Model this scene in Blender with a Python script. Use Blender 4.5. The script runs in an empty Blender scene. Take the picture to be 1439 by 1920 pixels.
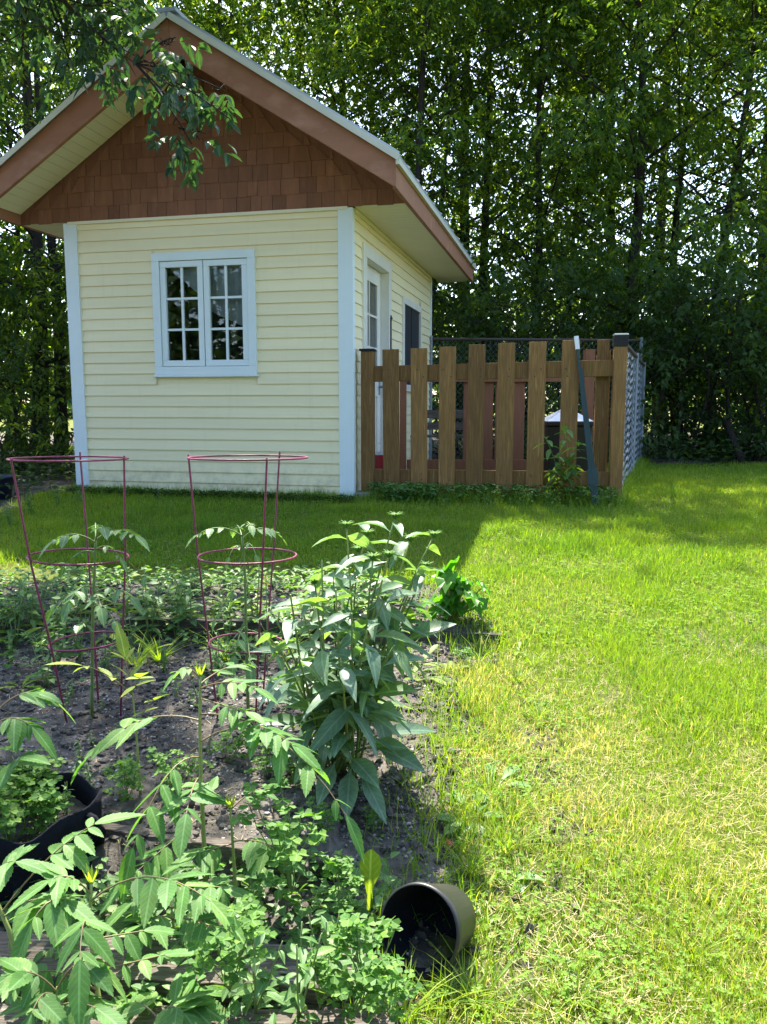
import bpy, math, random
import numpy as np
from mathutils import Matrix, Vector, Euler
random.seed(7); RNG = np.random.default_rng(7)
C = bpy.context.scene.collection
SC = bpy.context.scene

# ------------------------------------------------------------------ camera model (used to place things on the ground they stand on)
CAM_F, CAM_P, CAM_Z = 1512.4, -0.1330, 1.15
def ray(px, py):
    u = (px-719.5)/CAM_F; v = (960-py)/CAM_F
    c, s = math.cos(CAM_P), math.sin(CAM_P)
    return np.array([u, c-v*s, s+v*c])
def at(px, py, d):
    r = ray(px, py); return r*d/r[1] + np.array([0, 0, CAM_Z])

# ------------------------------------------------------------------ helpers
def nrm(a):
    a = np.asarray(a, float); return a/np.maximum(np.linalg.norm(a, axis=-1, keepdims=True), 1e-9)
def vnoise(x, y, seed=0):
    x = np.asarray(x, float); y = np.asarray(y, float)
    xi = np.floor(x).astype(np.int64); yi = np.floor(y).astype(np.int64)
    fx = x-xi; fy = y-yi; fx = fx*fx*(3-2*fx); fy = fy*fy*(3-2*fy)
    def h(a, b):
        n = (a*374761393 + b*668265263 + seed*1442695041) & 0x7fffffff
        n = ((n ^ (n >> 13))*1274126177) & 0x7fffffff
        return ((n ^ (n >> 16)) & 0xffff)/65535.0
    return (h(xi, yi)*(1-fx)+h(xi+1, yi)*fx)*(1-fy)+(h(xi, yi+1)*(1-fx)+h(xi+1, yi+1)*fx)*fy
def fbm(x, y, seed=0, o=4):
    t = 0; a = .5
    for i in range(o):
        t = t+a*vnoise(x*2**i, y*2**i, seed+i*17); a *= .5
    return t

class MB:
    def __init__(s, uv=True): s.V = []; s.F = []; s.R = []; s.n = 0; s.uv = uv; s.U = {}
    def add(s, v, faces, rnd=.5):
        v = np.asarray(v, float).reshape(-1, 3)
        for f in faces:
            f = np.asarray(f, np.int64)
            if f.size: s.F.append(f+s.n)
        s.V.append(v); r = np.asarray(rnd, float)
        s.R.append(np.full(len(v), float(r)) if r.ndim == 0 else r); s.n += len(v)
    def box(s, lo, hi, rot=None, piv=None, rnd=.5):
        x0, y0, z0 = lo; x1, y1, z1 = hi
        v = np.array([[x0,y0,z0],[x1,y0,z0],[x1,y1,z0],[x0,y1,z0],[x0,y0,z1],[x1,y0,z1],[x1,y1,z1],[x0,y1,z1]], float)
        if rot is not None:
            R = np.array(Euler(rot).to_matrix()); c = v.mean(0) if piv is None else np.array(piv, float)
            v = (v-c)@R.T+c
        s.hexa(v, rnd)
    def hexa(s, v, rnd=.5):
        s.add(v, [[[0,3,2,1],[4,5,6,7],[0,1,5,4],[1,2,6,5],[2,3,7,6],[3,0,4,7]]], rnd)
    def beam(s, a, b, w, t, up=(0,0,1), rnd=.5):
        a = np.array(a, float); b = np.array(b, float); d = nrm(b-a); u = np.array(up, float)
        x = nrm(np.cross(d, u)); u = np.cross(x, d)
        c = [(-1,-1),(1,-1),(1,1),(-1,1)]
        s.hexa(np.array([a+x*i*w/2+u*j*t/2 for i, j in c]+[b+x*i*w/2+u*j*t/2 for i, j in c]), rnd)
    def tube(s, pts, r, n=6, rnd=.5, cap=True):
        pts = np.asarray(pts, float); m = len(pts); r = np.broadcast_to(np.asarray(r, float), (m,))
        t = np.zeros_like(pts); t[1:-1] = pts[2:]-pts[:-2]; t[0] = pts[1]-pts[0]; t[-1] = pts[-1]-pts[-2]; t = nrm(t)
        ref = np.array([0,0,1.]) if abs(t[:, 2]).mean() < .8 else np.array([1.,0,0])
        x = nrm(np.cross(t, ref)); y = np.cross(t, x)
        a = np.arange(n)*2*math.pi/n
        v = pts[:, None]+r[:, None, None]*(np.cos(a)[None, :, None]*x[:, None]+np.sin(a)[None, :, None]*y[:, None])
        i = np.arange(m-1)[:, None]*n; j = np.arange(n)[None]; k = (j+1) % n
        q = np.stack(np.broadcast_arrays(i+j, i+k, i+n+k, i+n+j), -1).reshape(-1, 4)
        fs = [q]
        if cap: fs += [np.arange(n)[None, ::-1], (np.arange(n)+(m-1)*n)[None]]
        s.add(v, fs, rnd)
    def lathe(s, prof, n=32, M=None, rnd=.5, wob=0):
        prof = np.asarray(prof, float); m = len(prof); a = np.arange(n)*2*math.pi/n
        rr = prof[:, 0][:, None]*(1+wob*np.sin(a*3+prof[:, 1][:, None]*9)[..., ])
        v = np.stack([rr*np.cos(a), rr*np.sin(a), np.broadcast_to(prof[:, 1][:, None], rr.shape)], -1).reshape(-1, 3)
        if M is not None: v = v@np.array(M.to_3x3()).T+np.array(M.translation)
        i = np.arange(m-1)[:, None]*n; j = np.arange(n)[None]; k = (j+1) % n
        s.add(v, [np.stack(np.broadcast_arrays(i+j, i+k, i+n+k, i+n+j), -1).reshape(-1, 4)], rnd)
    def leaves(s, P, D, N, L, W, T, bend=0., rnd=None):
        P = np.asarray(P, float).reshape(-1, 3); n = len(P)
        if n == 0: return
        D = nrm(np.broadcast_to(D, (n, 3))); N = np.broadcast_to(np.asarray(N, float), (n, 3))
        S = nrm(np.cross(D, N)); N = np.cross(S, D)
        L = np.broadcast_to(L, (n,)); W = np.broadcast_to(W, (n,)); B = np.broadcast_to(bend, (n,))
        tv, tf = T; a, c, u = tv[:, 0], tv[:, 1], tv[:, 2]
        if s.uv: s.U[len(s.V)] = np.tile(np.stack([a, c, np.ones(len(a))], 1), (n, 1))
        v = P[:, None]+D[:, None]*(L[:, None]*a)[..., None]+S[:, None]*(W[:, None]*c)[..., None]+N[:, None]*(W[:, None]*u-(L*B)[:, None]*a**2)[..., None]
        k = len(tv); off = (np.arange(n)*k)[:, None, None]
        r = RNG.random(n) if rnd is None else np.broadcast_to(rnd, (n,))
        s.add(v, [(off+np.asarray(f)[None]).reshape(-1, len(f[0])) for f in tf], np.repeat(r, k))
    def build(s, name, mat, parent=None, smooth=False, bevel=0, loc=None):
        me = bpy.data.meshes.new(name)
        V = np.concatenate(s.V); nv = len(V)
        lens = np.concatenate([np.full(len(f), f.shape[1]) for f in s.F]); L = np.concatenate([f.ravel() for f in s.F])
        me.vertices.add(nv); me.vertices.foreach_set('co', V.astype(np.float32).ravel())
        me.loops.add(len(L)); me.loops.foreach_set('vertex_index', L.astype(np.int32))
        me.polygons.add(len(lens)); st = np.zeros(len(lens), np.int32); st[1:] = np.cumsum(lens)[:-1]
        me.polygons.foreach_set('loop_start', st); me.polygons.foreach_set('loop_total', lens.astype(np.int32))
        me.polygons.foreach_set('use_smooth', np.full(len(lens), bool(smooth)))
        at_ = me.attributes.new('rnd', 'FLOAT', 'POINT'); at_.data.foreach_set('value', np.concatenate(s.R).astype(np.float32))
        if s.uv and s.U:
            lc = me.attributes.new('lc', 'FLOAT_VECTOR', 'POINT'); lc.data.foreach_set('vector', np.concatenate([s.U.get(q, np.zeros((len(v), 3))) for q, v in enumerate(s.V)]).astype(np.float32).ravel())
        me.update(calc_edges=True)
        me.materials.append(mat)
        o = bpy.data.objects.new(name, me); C.objects.link(o)
        if parent is not None: o.parent = parent
        if loc is not None: o.location = loc
        if bevel:
            b = o.modifiers.new('b', 'BEVEL'); b.width = bevel; b.segments = 2; b.limit_method = 'ANGLE'
        return o

def tag(o, label=None, cat=None, group=None, kind=None):
    if label: o['label'] = label
    if cat: o['category'] = cat
    if group: o['group'] = group
    if kind: o['kind'] = kind
    return o
def empty(name, loc, label, cat, group=None, rz=0):
    o = bpy.data.objects.new(name, None); C.objects.link(o); o.location = tuple(loc); o.rotation_euler = (0, 0, rz)
    o.empty_display_size = .1
    return tag(o, label, cat, group)
def copy_tree(o, parent=None):
    c = o.copy(); C.objects.link(c); c.parent = parent
    for ch in o.children: copy_tree(ch, c)
    return c

# leaf templates: vertices (along 0..1, across -.5...5, up), faces by size
def T_outline(prof, fold=.18, teeth=0):
    """symmetric leaf from half-width profile [(a, w)]; midrib + two margins"""
    v = []; tri = []; quad = []
    for i, (a, w) in enumerate(prof):
        v += [[a, -w/2, fold*w], [a, 0, 0], [a, w/2, fold*w]]
    for i in range(len(prof)-1):
        p = i*3
        quad += [[p, p+1, p+4, p+3], [p+1, p+2, p+5, p+4]]
    return np.array(v, float), [quad]
def T_serrate(n=7, fold=.15, shape=None):
    """lanceolate leaflet with forward pointing teeth"""
    v = [[0,0,0]]; tri = []
    mid = []; Lm = []; Rm = []
    for i in range(n+1):
        a = i/n; w = shape(a); mid.append(len(v)); v.append([a, 0, 0])
    for sgn, out in ((-1, Lm), (1, Rm)):
        for i in range(n):
            a0 = i/n; a1 = (i+1)/n
            w = .5*shape(min(1, a1-.15/n)); wi = .5*shape(a0)*.86
            out.append((len(v), len(v)+1))
            v.append([a0+.02, sgn*wi, wi*fold]); v.append([a1+.25/n if i < n-1 else .985, sgn*w, w*fold])
    q = []
    for sgn, out in ((-1, Lm), (1, Rm)):
        for i in range(n):
            b, t = out[i]; m0, m1 = mid[i], mid[i+1]
            q.append([m0, m1, t, b] if sgn > 0 else [m0, b, t, m1])
    return np.array(v, float), [q]
T_RH = (np.array([[0,0,0],[.42,-.5,.1],[1,0,-.03],[.42,.5,.1]], float), [[[0,1,2],[0,2,3]]])
T_OV = T_outline([(0,.06),(.2,.72),(.45,1.),(.75,.66),(1,.02)])
T_LAN = T_outline([(0,.16),(.08,.1),(.2,.3),(.38,.85),(.55,1.),(.72,.84),(.88,.42),(1,.02)], .22)
T_STALK = T_outline([(0,.1),(.28,.12),(.42,.5),(.6,.95),(.75,1.),(.9,.66),(1,.06)], .2)
T_SPAT = T_outline([(0,.12),(.35,.18),(.5,.42),(.65,.85),(.8,1.),(.92,.8),(1,.15)], .1)
T_SER = T_serrate(8, .16, lambda a: max(.02, (math.sin(math.pi*min(1, (a+.03))**.72))**.9))
T_LOBE = T_serrate(5, .2, lambda a: max(.02, math.sin(math.pi*min(1, a+.04)**.62)))
T_DAND = (np.array([[0,-.06,0],[0,.06,0],[.2,-.1,.02],[.2,.1,.02],[.3,-.3,.06],[.3,.3,.06],[.36,-.14,.02],[.36,.14,.02],[.5,-.42,.08],[.5,.42,.08],[.56,-.2,.03],[.56,.2,.03],[.75,-.5,.08],[.75,.5,.08],[.82,-.3,.05],[.82,.3,.05],[1,0,0]], float),
          [[[0,1,3,2],[2,3,7,6],[6,7,11,10],[10,11,15,14]], [[2,6,4],[3,5,7],[6,10,8],[7,9,11],[10,14,12],[11,13,15],[14,15,16]]])
T_HEART = (np.array([[0,0,0],[.55,-.5,.14],[.95,-.36,.1],[.8,0,-.02],[.95,.36,.1],[.55,.5,.14]], float), [[[0,1,2,3],[0,3,4,5]]])
T_BL = (np.array([[0,-.5,0],[0,.5,0],[.55,-.4,0],[.55,.4,0],[1,0,0]], float), [[[0,1,3,2]], [[2,3,4]]])

# ------------------------------------------------------------------ materials
def new_mat(name):
    m = bpy.data.materials.new(name); m.use_nodes = True; nt = m.node_tree; nt.nodes.clear()
    out = nt.nodes.new('ShaderNodeOutputMaterial'); return m, nt, out
def nd(nt, t, **k):
    n = nt.nodes.new(t)
    for a, b in k.items(): setattr(n, a, b)
    return n
def mixc(nt, fac, a, b, mode='MIX'):
    n = nd(nt, 'ShaderNodeMix', data_type='RGBA', blend_type=mode)
    for sock, val in ((n.inputs['Factor'], fac), (n.inputs[6], a), (n.inputs[7], b)):
        if isinstance(val, (int, float)): sock.default_value = val
        elif isinstance(val, tuple): sock.default_value = (*val[:3], 1)
        else: nt.links.new(val, sock)
    return n.outputs[2]
def ramp(nt, fac, stops):
    r = nd(nt, 'ShaderNodeValToRGB'); e = r.color_ramp.elements
    while len(e) < len(stops): e.new(.5)
    for el, (p, c) in zip(e, stops): el.position = p; el.color = (*c, 1) if len(c) == 3 else c
    nt.links.new(fac, r.inputs[0]); return r.outputs[0]
def noise(nt, scale, detail=4, vec=None, stretch=None, rough=.55):
    tc = nd(nt, 'ShaderNodeTexCoord'); src = tc.outputs['Object']
    if stretch:
        mp = nd(nt, 'ShaderNodeMapping'); mp.inputs['Scale'].default_value = stretch; nt.links.new(src, mp.inputs[0]); src = mp.outputs[0]
    n = nd(nt, 'ShaderNodeTexNoise'); n.inputs['Scale'].default_value = scale; n.inputs['Detail'].default_value = detail; n.inputs['Roughness'].default_value = rough
    nt.links.new(src, n.inputs['Vector']); return n.outputs['Fac']
def attr(nt, name='rnd'):
    a = nd(nt, 'ShaderNodeAttribute'); a.attribute_name = name; return a.outputs['Fac']
def surf(name, c1, c2=None, rough=.6, scale=8, stretch=None, bump=0, bscale=None, spec=.4, metal=0, c3=None, rndmix=0, detail=5):
    m, nt, out = new_mat(name); p = nd(nt, 'ShaderNodeBsdfPrincipled')
    p.inputs['Roughness'].default_value = rough; p.inputs['Metallic'].default_value = metal; p.inputs['Specular IOR Level'].default_value = spec
    c2 = c2 or tuple(x*.8 for x in c1)
    f = noise(nt, scale, detail, stretch=stretch)
    st = [(.3, c1), (.7, c2)] if c3 is None else [(.28, c1), (.55, c2), (.75, c3)]
    col = ramp(nt, f, st)
    if rndmix:
        h = nd(nt, 'ShaderNodeHueSaturation'); nt.links.new(col, h.inputs['Color'])
        mr = nd(nt, 'ShaderNodeMapRange'); mr.inputs['To Min'].default_value = 1-rndmix; mr.inputs['To Max'].default_value = 1+rndmix
        nt.links.new(attr(nt), mr.inputs[0]); nt.links.new(mr.outputs[0], h.inputs['Value']); col = h.outputs[0]
    nt.links.new(col, p.inputs['Base Color'])
    if bump:
        b = nd(nt, 'ShaderNodeBump'); b.inputs['Strength'].default_value = bump; b.inputs['Distance'].default_value = .01
        nt.links.new(noise(nt, bscale or scale*3, 6, stretch=stretch), b.inputs['Height']); nt.links.new(b.outputs[0], p.inputs['Normal'])
    nt.links.new(p.outputs[0], out.inputs[0]); return m
def leafmat(name, c1, c2, c3=None, trans=.45, tcol=(1.5, 1.7, .5), rough=.42, spec=.35, under=None, veins=True):
    m, nt, out = new_mat(name); p = nd(nt, 'ShaderNodeBsdfPrincipled')
    p.inputs['Roughness'].default_value = rough; p.inputs['Specular IOR Level'].default_value = spec
    col = ramp(nt, attr(nt), [(0, c1), (1, c2)] if c3 is None else [(0, c1), (.78, c2), (1, c3)])
    f = noise(nt, 30, 3); h0 = nd(nt, 'ShaderNodeHueSaturation'); mr0 = nd(nt, 'ShaderNodeMapRange'); mr0.inputs['From Min'].default_value = .3; mr0.inputs['From Max'].default_value = .7; mr0.inputs['To Min'].default_value = .78; mr0.inputs['To Max'].default_value = 1.15
    nt.links.new(f, mr0.inputs[0]); nt.links.new(mr0.outputs[0], h0.inputs['Value']); nt.links.new(col, h0.inputs['Color']); col = h0.outputs[0]
    if veins:
        a = nd(nt, 'ShaderNodeAttribute'); a.attribute_name = 'lc'; sp = nd(nt, 'ShaderNodeSeparateXYZ'); nt.links.new(a.outputs['Vector'], sp.inputs[0])
        def mth(op, x, y=None, z=None):
            q = nd(nt, 'ShaderNodeMath', operation=op)
            for i_, val in enumerate((x, y, z)):
                if val is None: continue
                if isinstance(val, (int, float)): q.inputs[i_].default_value = val
                else: nt.links.new(val, q.inputs[i_])
            return q.outputs[0]
        ac = mth('ABSOLUTE', sp.outputs[1]); mid = mth('LESS_THAN', ac, .045)
        lat = mth('GREATER_THAN', mth('SINE', mth('MULTIPLY', mth('SUBTRACT', sp.outputs[0], mth('MULTIPLY', ac, .45)), 58.)), .86)
        vn = mth('MULTIPLY', mth('MAXIMUM', mth('MULTIPLY', mid, .75), mth('MULTIPLY', lat, .32)), sp.outputs[2])
        hv = nd(nt, 'ShaderNodeHueSaturation'); hv.inputs['Value'].default_value = 1.7; hv.inputs['Saturation'].default_value = .8; nt.links.new(col, hv.inputs['Color']); col = mixc(nt, vn, col, hv.outputs[0])
        sp2 = noise(nt, 75, 2); br = nd(nt, 'ShaderNodeMapRange'); br.inputs['From Min'].default_value = .66; br.inputs['From Max'].default_value = .74; br.inputs['To Max'].default_value = .6; nt.links.new(sp2, br.inputs[0])
        col = mixc(nt, br.outputs[0], col, (.22,.20,.06))
    base = col
    if under:
        g = nd(nt, 'ShaderNodeNewGeometry'); base = mixc(nt, g.outputs['Backfacing'], col, mixc(nt, .6, col, under))
    nt.links.new(base, p.inputs['Base Color'])
    t = nd(nt, 'ShaderNodeBsdfTranslucent'); nt.links.new(mixc(nt, 1., col, tcol, 'MULTIPLY'), t.inputs[0])
    mx = nd(nt, 'ShaderNodeMixShader'); mx.inputs[0].default_value = trans
    nt.links.new(p.outputs[0], mx.inputs[1]); nt.links.new(t.outputs[0], mx.inputs[2]); nt.links.new(mx.outputs[0], out.inputs[0]); return m

MT = dict(
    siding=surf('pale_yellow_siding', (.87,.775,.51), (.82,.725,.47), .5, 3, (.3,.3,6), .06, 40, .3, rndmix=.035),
    trim=surf('white_trim', (.72,.80,.83), (.68,.765,.80), .45, 4, None, .04, 50, .35),
    doorw=surf('white_door_paint', (.78,.76,.68), (.72,.70,.62), .4, 4),
    soffit=surf('cream_soffit', (.80,.74,.56), (.76,.70,.52), .55, 3),
    shingle=surf('red_brown_shingle', (.25,.112,.064), (.195,.086,.052), .75, 9, (1,1,.25), .35, 60, .25, c3=(.29,.14,.082), rndmix=.16),
    rake=surf('brown_painted_board', (.36,.168,.098), (.30,.137,.08), .6, 5, (.6,1,1.2), .15, 40, .3, c3=(.42,.215,.14)),
    metalroof=surf('grey_metal_roof', (.50,.53,.55), (.42,.45,.47), .35, 3, None, .03, 20, .5, metal=.6),
    drip=surf('metal_drip_edge', (.62,.62,.52), (.55,.55,.46), .4, 5, spec=.5),
    concrete=surf('concrete', (.30,.30,.29), (.2,.2,.19), .9, 14, None, .5, 60, .2),
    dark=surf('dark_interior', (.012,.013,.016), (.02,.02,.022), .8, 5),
    curtain=surf('grey_curtain', (.55,.60,.60), (.42,.46,.46), .9, 3, (8,1,.5)),
    screen=surf('dark_insect_screen', (.022,.026,.032), (.03,.034,.04), .5, 200),
    black=surf('black_plastic', (.012,.012,.014), (.018,.018,.02), .38, 6, None, .1, 30, .45),
    olive=surf('black_pot_plastic', (.016,.016,.017), (.03,.028,.024), .42, 8, None, .1, 30, .45),
    fabric=surf('black_grow_fabric', (.008,.009,.014), (.013,.014,.02), .95, 30, None, .5, 300, .1),
    picket=surf('brown_stained_picket', (.31,.17,.058), (.18,.096,.036), .7, 5, (13,13,.7), .6, 12, .2, c3=(.40,.235,.09), rndmix=.3),
    redwood=surf('red_stained_board', (.28,.115,.06), (.22,.09,.05), .7, 5, (14,14,.8), .3, 12, .25, rndmix=.12),
    weathered=surf('weathered_timber', (.20,.17,.145), (.085,.07,.058), .9, 6, (1.0,22,22), .9, 8, .15, c3=(.30,.27,.23)),
    bedboard=surf('dark_bed_board', (.10,.085,.073), (.05,.043,.038), .85, 6, (1.2,14,14), .7, 10, .2, c3=(.16,.14,.12)),
    bark=surf('bark', (.055,.045,.036), (.03,.026,.022), .95, 6, (6,6,1), .9, 10, .1, c3=(.085,.072,.06)),
    twig=surf('twig_bark', (.05,.042,.03), (.035,.03,.022), .9, 12),
    cage=surf('dark_pink_painted_wire', (.28,.04,.11), (.18,.03,.065), .45, 45, None, .2, 90, .4, c3=(.11,.05,.04)),
    galv=surf('galvanised_wire', (.22,.26,.30), (.14,.17,.20), .4, 20, spec=.5),
    darkpipe=surf('dark_rusty_pipe', (.05,.04,.035), (.08,.05,.04), .7, 20),
    stake=surf('dark_green_steel', (.012,.042,.042), (.008,.03,.032), .45, 20, spec=.5),
    whitep=surf('white_plastic', (.78,.78,.80), (.72,.72,.74), .4, 5),
    redp=surf('red_paint', (.42,.03,.035), (.34,.025,.03), .45, 5),
    stone=surf('stone', (.26,.245,.22), (.14,.13,.12), .85, 25, None, .4, 60, .2, c3=(.36,.34,.31), rndmix=.35),
    brick=surf('orange_brick', (.52,.15,.06), (.40,.11,.05), .85, 20, None, .4, 60, .2),
    stemg=surf('green_stem', (.16,.22,.06), (.11,.17,.05), .55, 20, rndmix=.3),
    stemy=surf('yellow_green_stem', (.27,.30,.09), (.20,.24,.07), .55, 20),
    stemr=surf('reddish_leaf_stalk', (.22,.14,.08), (.16,.15,.06), .55, 20),
    straw=surf('dry_straw', (.42,.34,.18), (.30,.24,.13), .8, 20, rndmix=.3),
    bluetub=surf('dark_blue_plastic', (.012,.018,.06), (.01,.014,.045), .45, 5),
    petal=surf('small_yellow_flower', (.75,.55,.04), (.7,.5,.03), .6, 20),
    lf_tree=leafmat('tree_leaf', (.028,.068,.022), (.085,.15,.03), (.19,.24,.035), .52, (2.6,2.4,.4), .6, .15, veins=False),
    lf_tree2=leafmat('cool_tree_leaf', (.026,.062,.026), (.07,.128,.034), (.16,.21,.035), .5, (2.4,2.3,.45), .6, .15, veins=False),
    lf_near=leafmat('near_tree_leaf', (.022,.055,.028), (.042,.085,.034), None, .32, (1.5,1.8,.6), .5, .3),
    lf_shrub=leafmat('shrub_leaf', (.03,.065,.022), (.055,.10,.028), None, .4, (1.9,1.9,.45), .6, .15, veins=False),
    lf_sumac=leafmat('sumac_leaf', (.075,.18,.045), (.12,.245,.06), (.17,.29,.08), .42, (1.5,1.7,.45), .55, .2),
    lf_clover=leafmat('clover_leaf', (.13,.25,.03), (.20,.33,.05), (.28,.38,.12), .45, (1.5,1.5,.35), .7, .1, veins=False),
    lf_yel=leafmat('young_and_sunlit_yellow_leaf', (.20,.28,.04), (.26,.33,.05), None, .5, (1.4,1.5,.4), .5, .3),
    lf_cone=leafmat('blue_green_leaf', (.09,.165,.105), (.13,.21,.13), (.15,.24,.09), .38, (1.6,1.9,.35), .42, .4, under=(.30,.36,.30)),
    lf_sorrel=leafmat('sorrel_leaf', (.06,.16,.025), (.10,.22,.03), (.16,.30,.04), .45, (1.4,1.5,.35), .55, .25),
    lf_weed=leafmat('weed_leaf', (.07,.16,.045), (.115,.225,.06), (.17,.28,.07), .42, (1.5,1.6,.4), .5, .3),
    lf_dand=leafmat('dandelion_leaf', (.13,.22,.025), (.22,.32,.035), None, .55, (1.6,1.6,.35), .5, .3),
    lf_rhub=leafmat('crinkled_leaf', (.06,.19,.02), (.10,.27,.025), None, .5, (1.5,1.6,.35), .45, .35),
    lf_tom=leafmat('tomato_leaf', (.10,.20,.08), (.15,.26,.09), None, .4, (1.5,1.6,.45), .5, .3),
    lf_far=leafmat('far_leaf', (.06,.12,.03), (.10,.18,.04), None, .4, (1.6,1.7,.5), .5, .3),
    grass=None, ground=None, soil=None)

def grass_mat():
    m, nt, out = new_mat('grass_blade'); p = nd(nt, 'ShaderNodeBsdfPrincipled'); p.inputs['Roughness'].default_value = .5; p.inputs['Specular IOR Level'].default_value = .28
    col = ramp(nt, attr(nt), [(0, (.055,.15,.018)), (.45, (.165,.265,.022)), (.8, (.29,.35,.03)), (.86, (.36,.33,.13)), (1, (.54,.46,.28))])
    nt.links.new(col, p.inputs['Base Color'])
    t = nd(nt, 'ShaderNodeBsdfTranslucent'); nt.links.new(mixc(nt, 1., col, (1.65,1.7,.6), 'MULTIPLY'), t.inputs[0])
    mx = nd(nt, 'ShaderNodeMixShader'); mx.inputs[0].default_value = .42
    nt.links.new(p.outputs[0], mx.inputs[1]); nt.links.new(t.outputs[0], mx.inputs[2]); nt.links.new(mx.outputs[0], out.inputs[0]); return m
MT['grass'] = grass_mat()
def ground_mat():
    m, nt, out = new_mat('lawn_and_soil'); p = nd(nt, 'ShaderNodeBsdfPrincipled'); p.inputs['Roughness'].default_value = .95; p.inputs['Specular IOR Level'].default_value = .1
    soil = ramp(nt, noise(nt, 22, 8, rough=.7), [(.3, (.06,.052,.045)), (.5, (.13,.115,.098)), (.68, (.235,.21,.185))])
    turf = ramp(nt, noise(nt, 26, 8, rough=.75), [(.3, (.04,.06,.010)), (.52, (.10,.12,.02)), (.72, (.26,.22,.09))])
    soil = mixc(nt, ramp(nt, noise(nt, 3.5, 4), [(.38, (.62,.62,.62)), (.58, (0,0,0))]), soil, (.035,.03,.026)); col = mixc(nt, attr(nt), turf, soil); nt.links.new(col, p.inputs['Base Color'])
    b = nd(nt, 'ShaderNodeBump'); b.inputs['Strength'].default_value = .9; b.inputs['Distance'].default_value = .012
    nt.links.new(noise(nt, 70, 8, rough=.75), b.inputs['Height']); nt.links.new(b.outputs[0], p.inputs['Normal'])
    nt.links.new(p.outputs[0], out.inputs[0]); return m
MT['ground'] = ground_mat()
MT['crumb'] = surf('soil_crumb', (.10,.088,.075), (.058,.05,.043), .95, 25, c3=(.18,.16,.14), rndmix=.5)
MT['pebble'] = surf('pale_pebble', (.30,.285,.265), (.17,.16,.15), .85, 30, c3=(.46,.44,.41), rndmix=.5)
def glass_mat():
    m, nt, out = new_mat('window_glass')
    g = nd(nt, 'ShaderNodeBsdfGlossy'); g.inputs['Roughness'].default_value = .015; g.inputs[0].default_value = (.9,.95,1,1)
    t = nd(nt, 'ShaderNodeBsdfTransparent'); t.inputs[0].default_value = (.75,.82,.85,1)
    lw = nd(nt, 'ShaderNodeFresnel'); lw.inputs['IOR'].default_value = 1.55
    ad = nd(nt, 'ShaderNodeMath', operation='MULTIPLY_ADD'); ad.inputs[1].default_value = 1.0; ad.inputs[2].default_value = .03; nt.links.new(lw.outputs[0], ad.inputs[0])
    mx = nd(nt, 'ShaderNodeMixShader'); nt.links.new(ad.outputs[0], mx.inputs[0]); nt.links.new(t.outputs[0], mx.inputs[1]); nt.links.new(g.outputs[0], mx.inputs[2])
    nt.links.new(mx.outputs[0], out.inputs[0]); return m
MT['glass'] = glass_mat()

# ------------------------------------------------------------------ ground
def bed_edge(y):       # right-hand edge of the planted ground
    return np.interp(y, [0, 1.2, 1.5, 1.75, 2.2, 2.8, 3.3, 3.6, 4.2, 4.35], [.0, .04, .12, .17, .25, .30, .44, .5, .36, -.2])
def gz0(y): return np.interp(y, [-60, 0, 1.5, 2.6, 4.5, 7, 10, 30, 400], [-.3, -.03, 0, .06, .2, .34, .36, .36, .36])
def soilmask(x, y):
    e = bed_edge(y)+(fbm(x*5, y*5, 3)-.47)*.35
    m = np.clip((e-x)/.10+.5, 0, 1)*np.clip((4.3+(fbm(x*4, y*4, 8)-.47)*.3-y)/.12+.5, 0, 1)
    # bare patches in the lawn and the forest floor
    bare = np.clip((fbm(x*2.3+3, y*2.3, 31)-.585)*7, 0, 1)*np.clip((x-.0)/.1, 0, 1)*np.clip((4.0-y)/.5, 0, 1)*.62
    forest = np.clip((y-10.3)/.5, 0, 1)*np.clip((24-y)/3, 0, 1)
    left = np.clip((-2.85-x)/.3, 0, 1)*np.clip((y-5.6)/.5, 0, 1)*np.clip((24-y)/3, 0, 1)
    edge = np.clip((.33-np.abs(x-e-.2))/.25, 0, 1)*np.clip((3.3-y)/.3, 0, 1)*np.clip((fbm(x*4, y*4, 5)-.46)*8, 0, 1)*.5
    return np.maximum.reduce([m, bare, forest, left, edge])
def gz(x, y):
    x = np.asarray(x, float); y = np.asarray(y, float); z = gz0(y)
    inb = np.clip((bed_edge(y)-x)/.12+.5, 0, 1)
    main = np.where(y < 3.42, np.clip((y-1.84)/np.where(x < -.12, .02, .45), 0, 1), 0.); back = np.where((y >= 3.42) & (y < 4.3), np.clip((4.3-y)/.25, 0, 1), 0.)
    z = z+inb*(main*.055*np.clip((3.6-y)/1.2, .25, 1)+back*.06)
    sm = np.clip((bed_edge(y)-x)/.1+.5, 0, 1)*(y < 4.3)
    z = z+sm*((fbm(x*6, y*6, 11)-.47)*.05+(fbm(x*28, y*28, 12, 3)-.45)*.022)
    return z+(fbm(x*1.3, y*1.3, 21)-.47)*.03*np.clip(3-np.abs(y-3), 0.3, 1)
def gp(px, py, dz=0):     # the ground under a pixel
    r = ray(px, py); d = np.arange(1.0, 40, .004); P = r[None]*(d/r[1])[:, None]+np.array([0,0,CAM_Z])
    k = np.argmax(P[:, 2] <= gz(P[:, 0], P[:, 1])+dz); return P[k]

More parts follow.
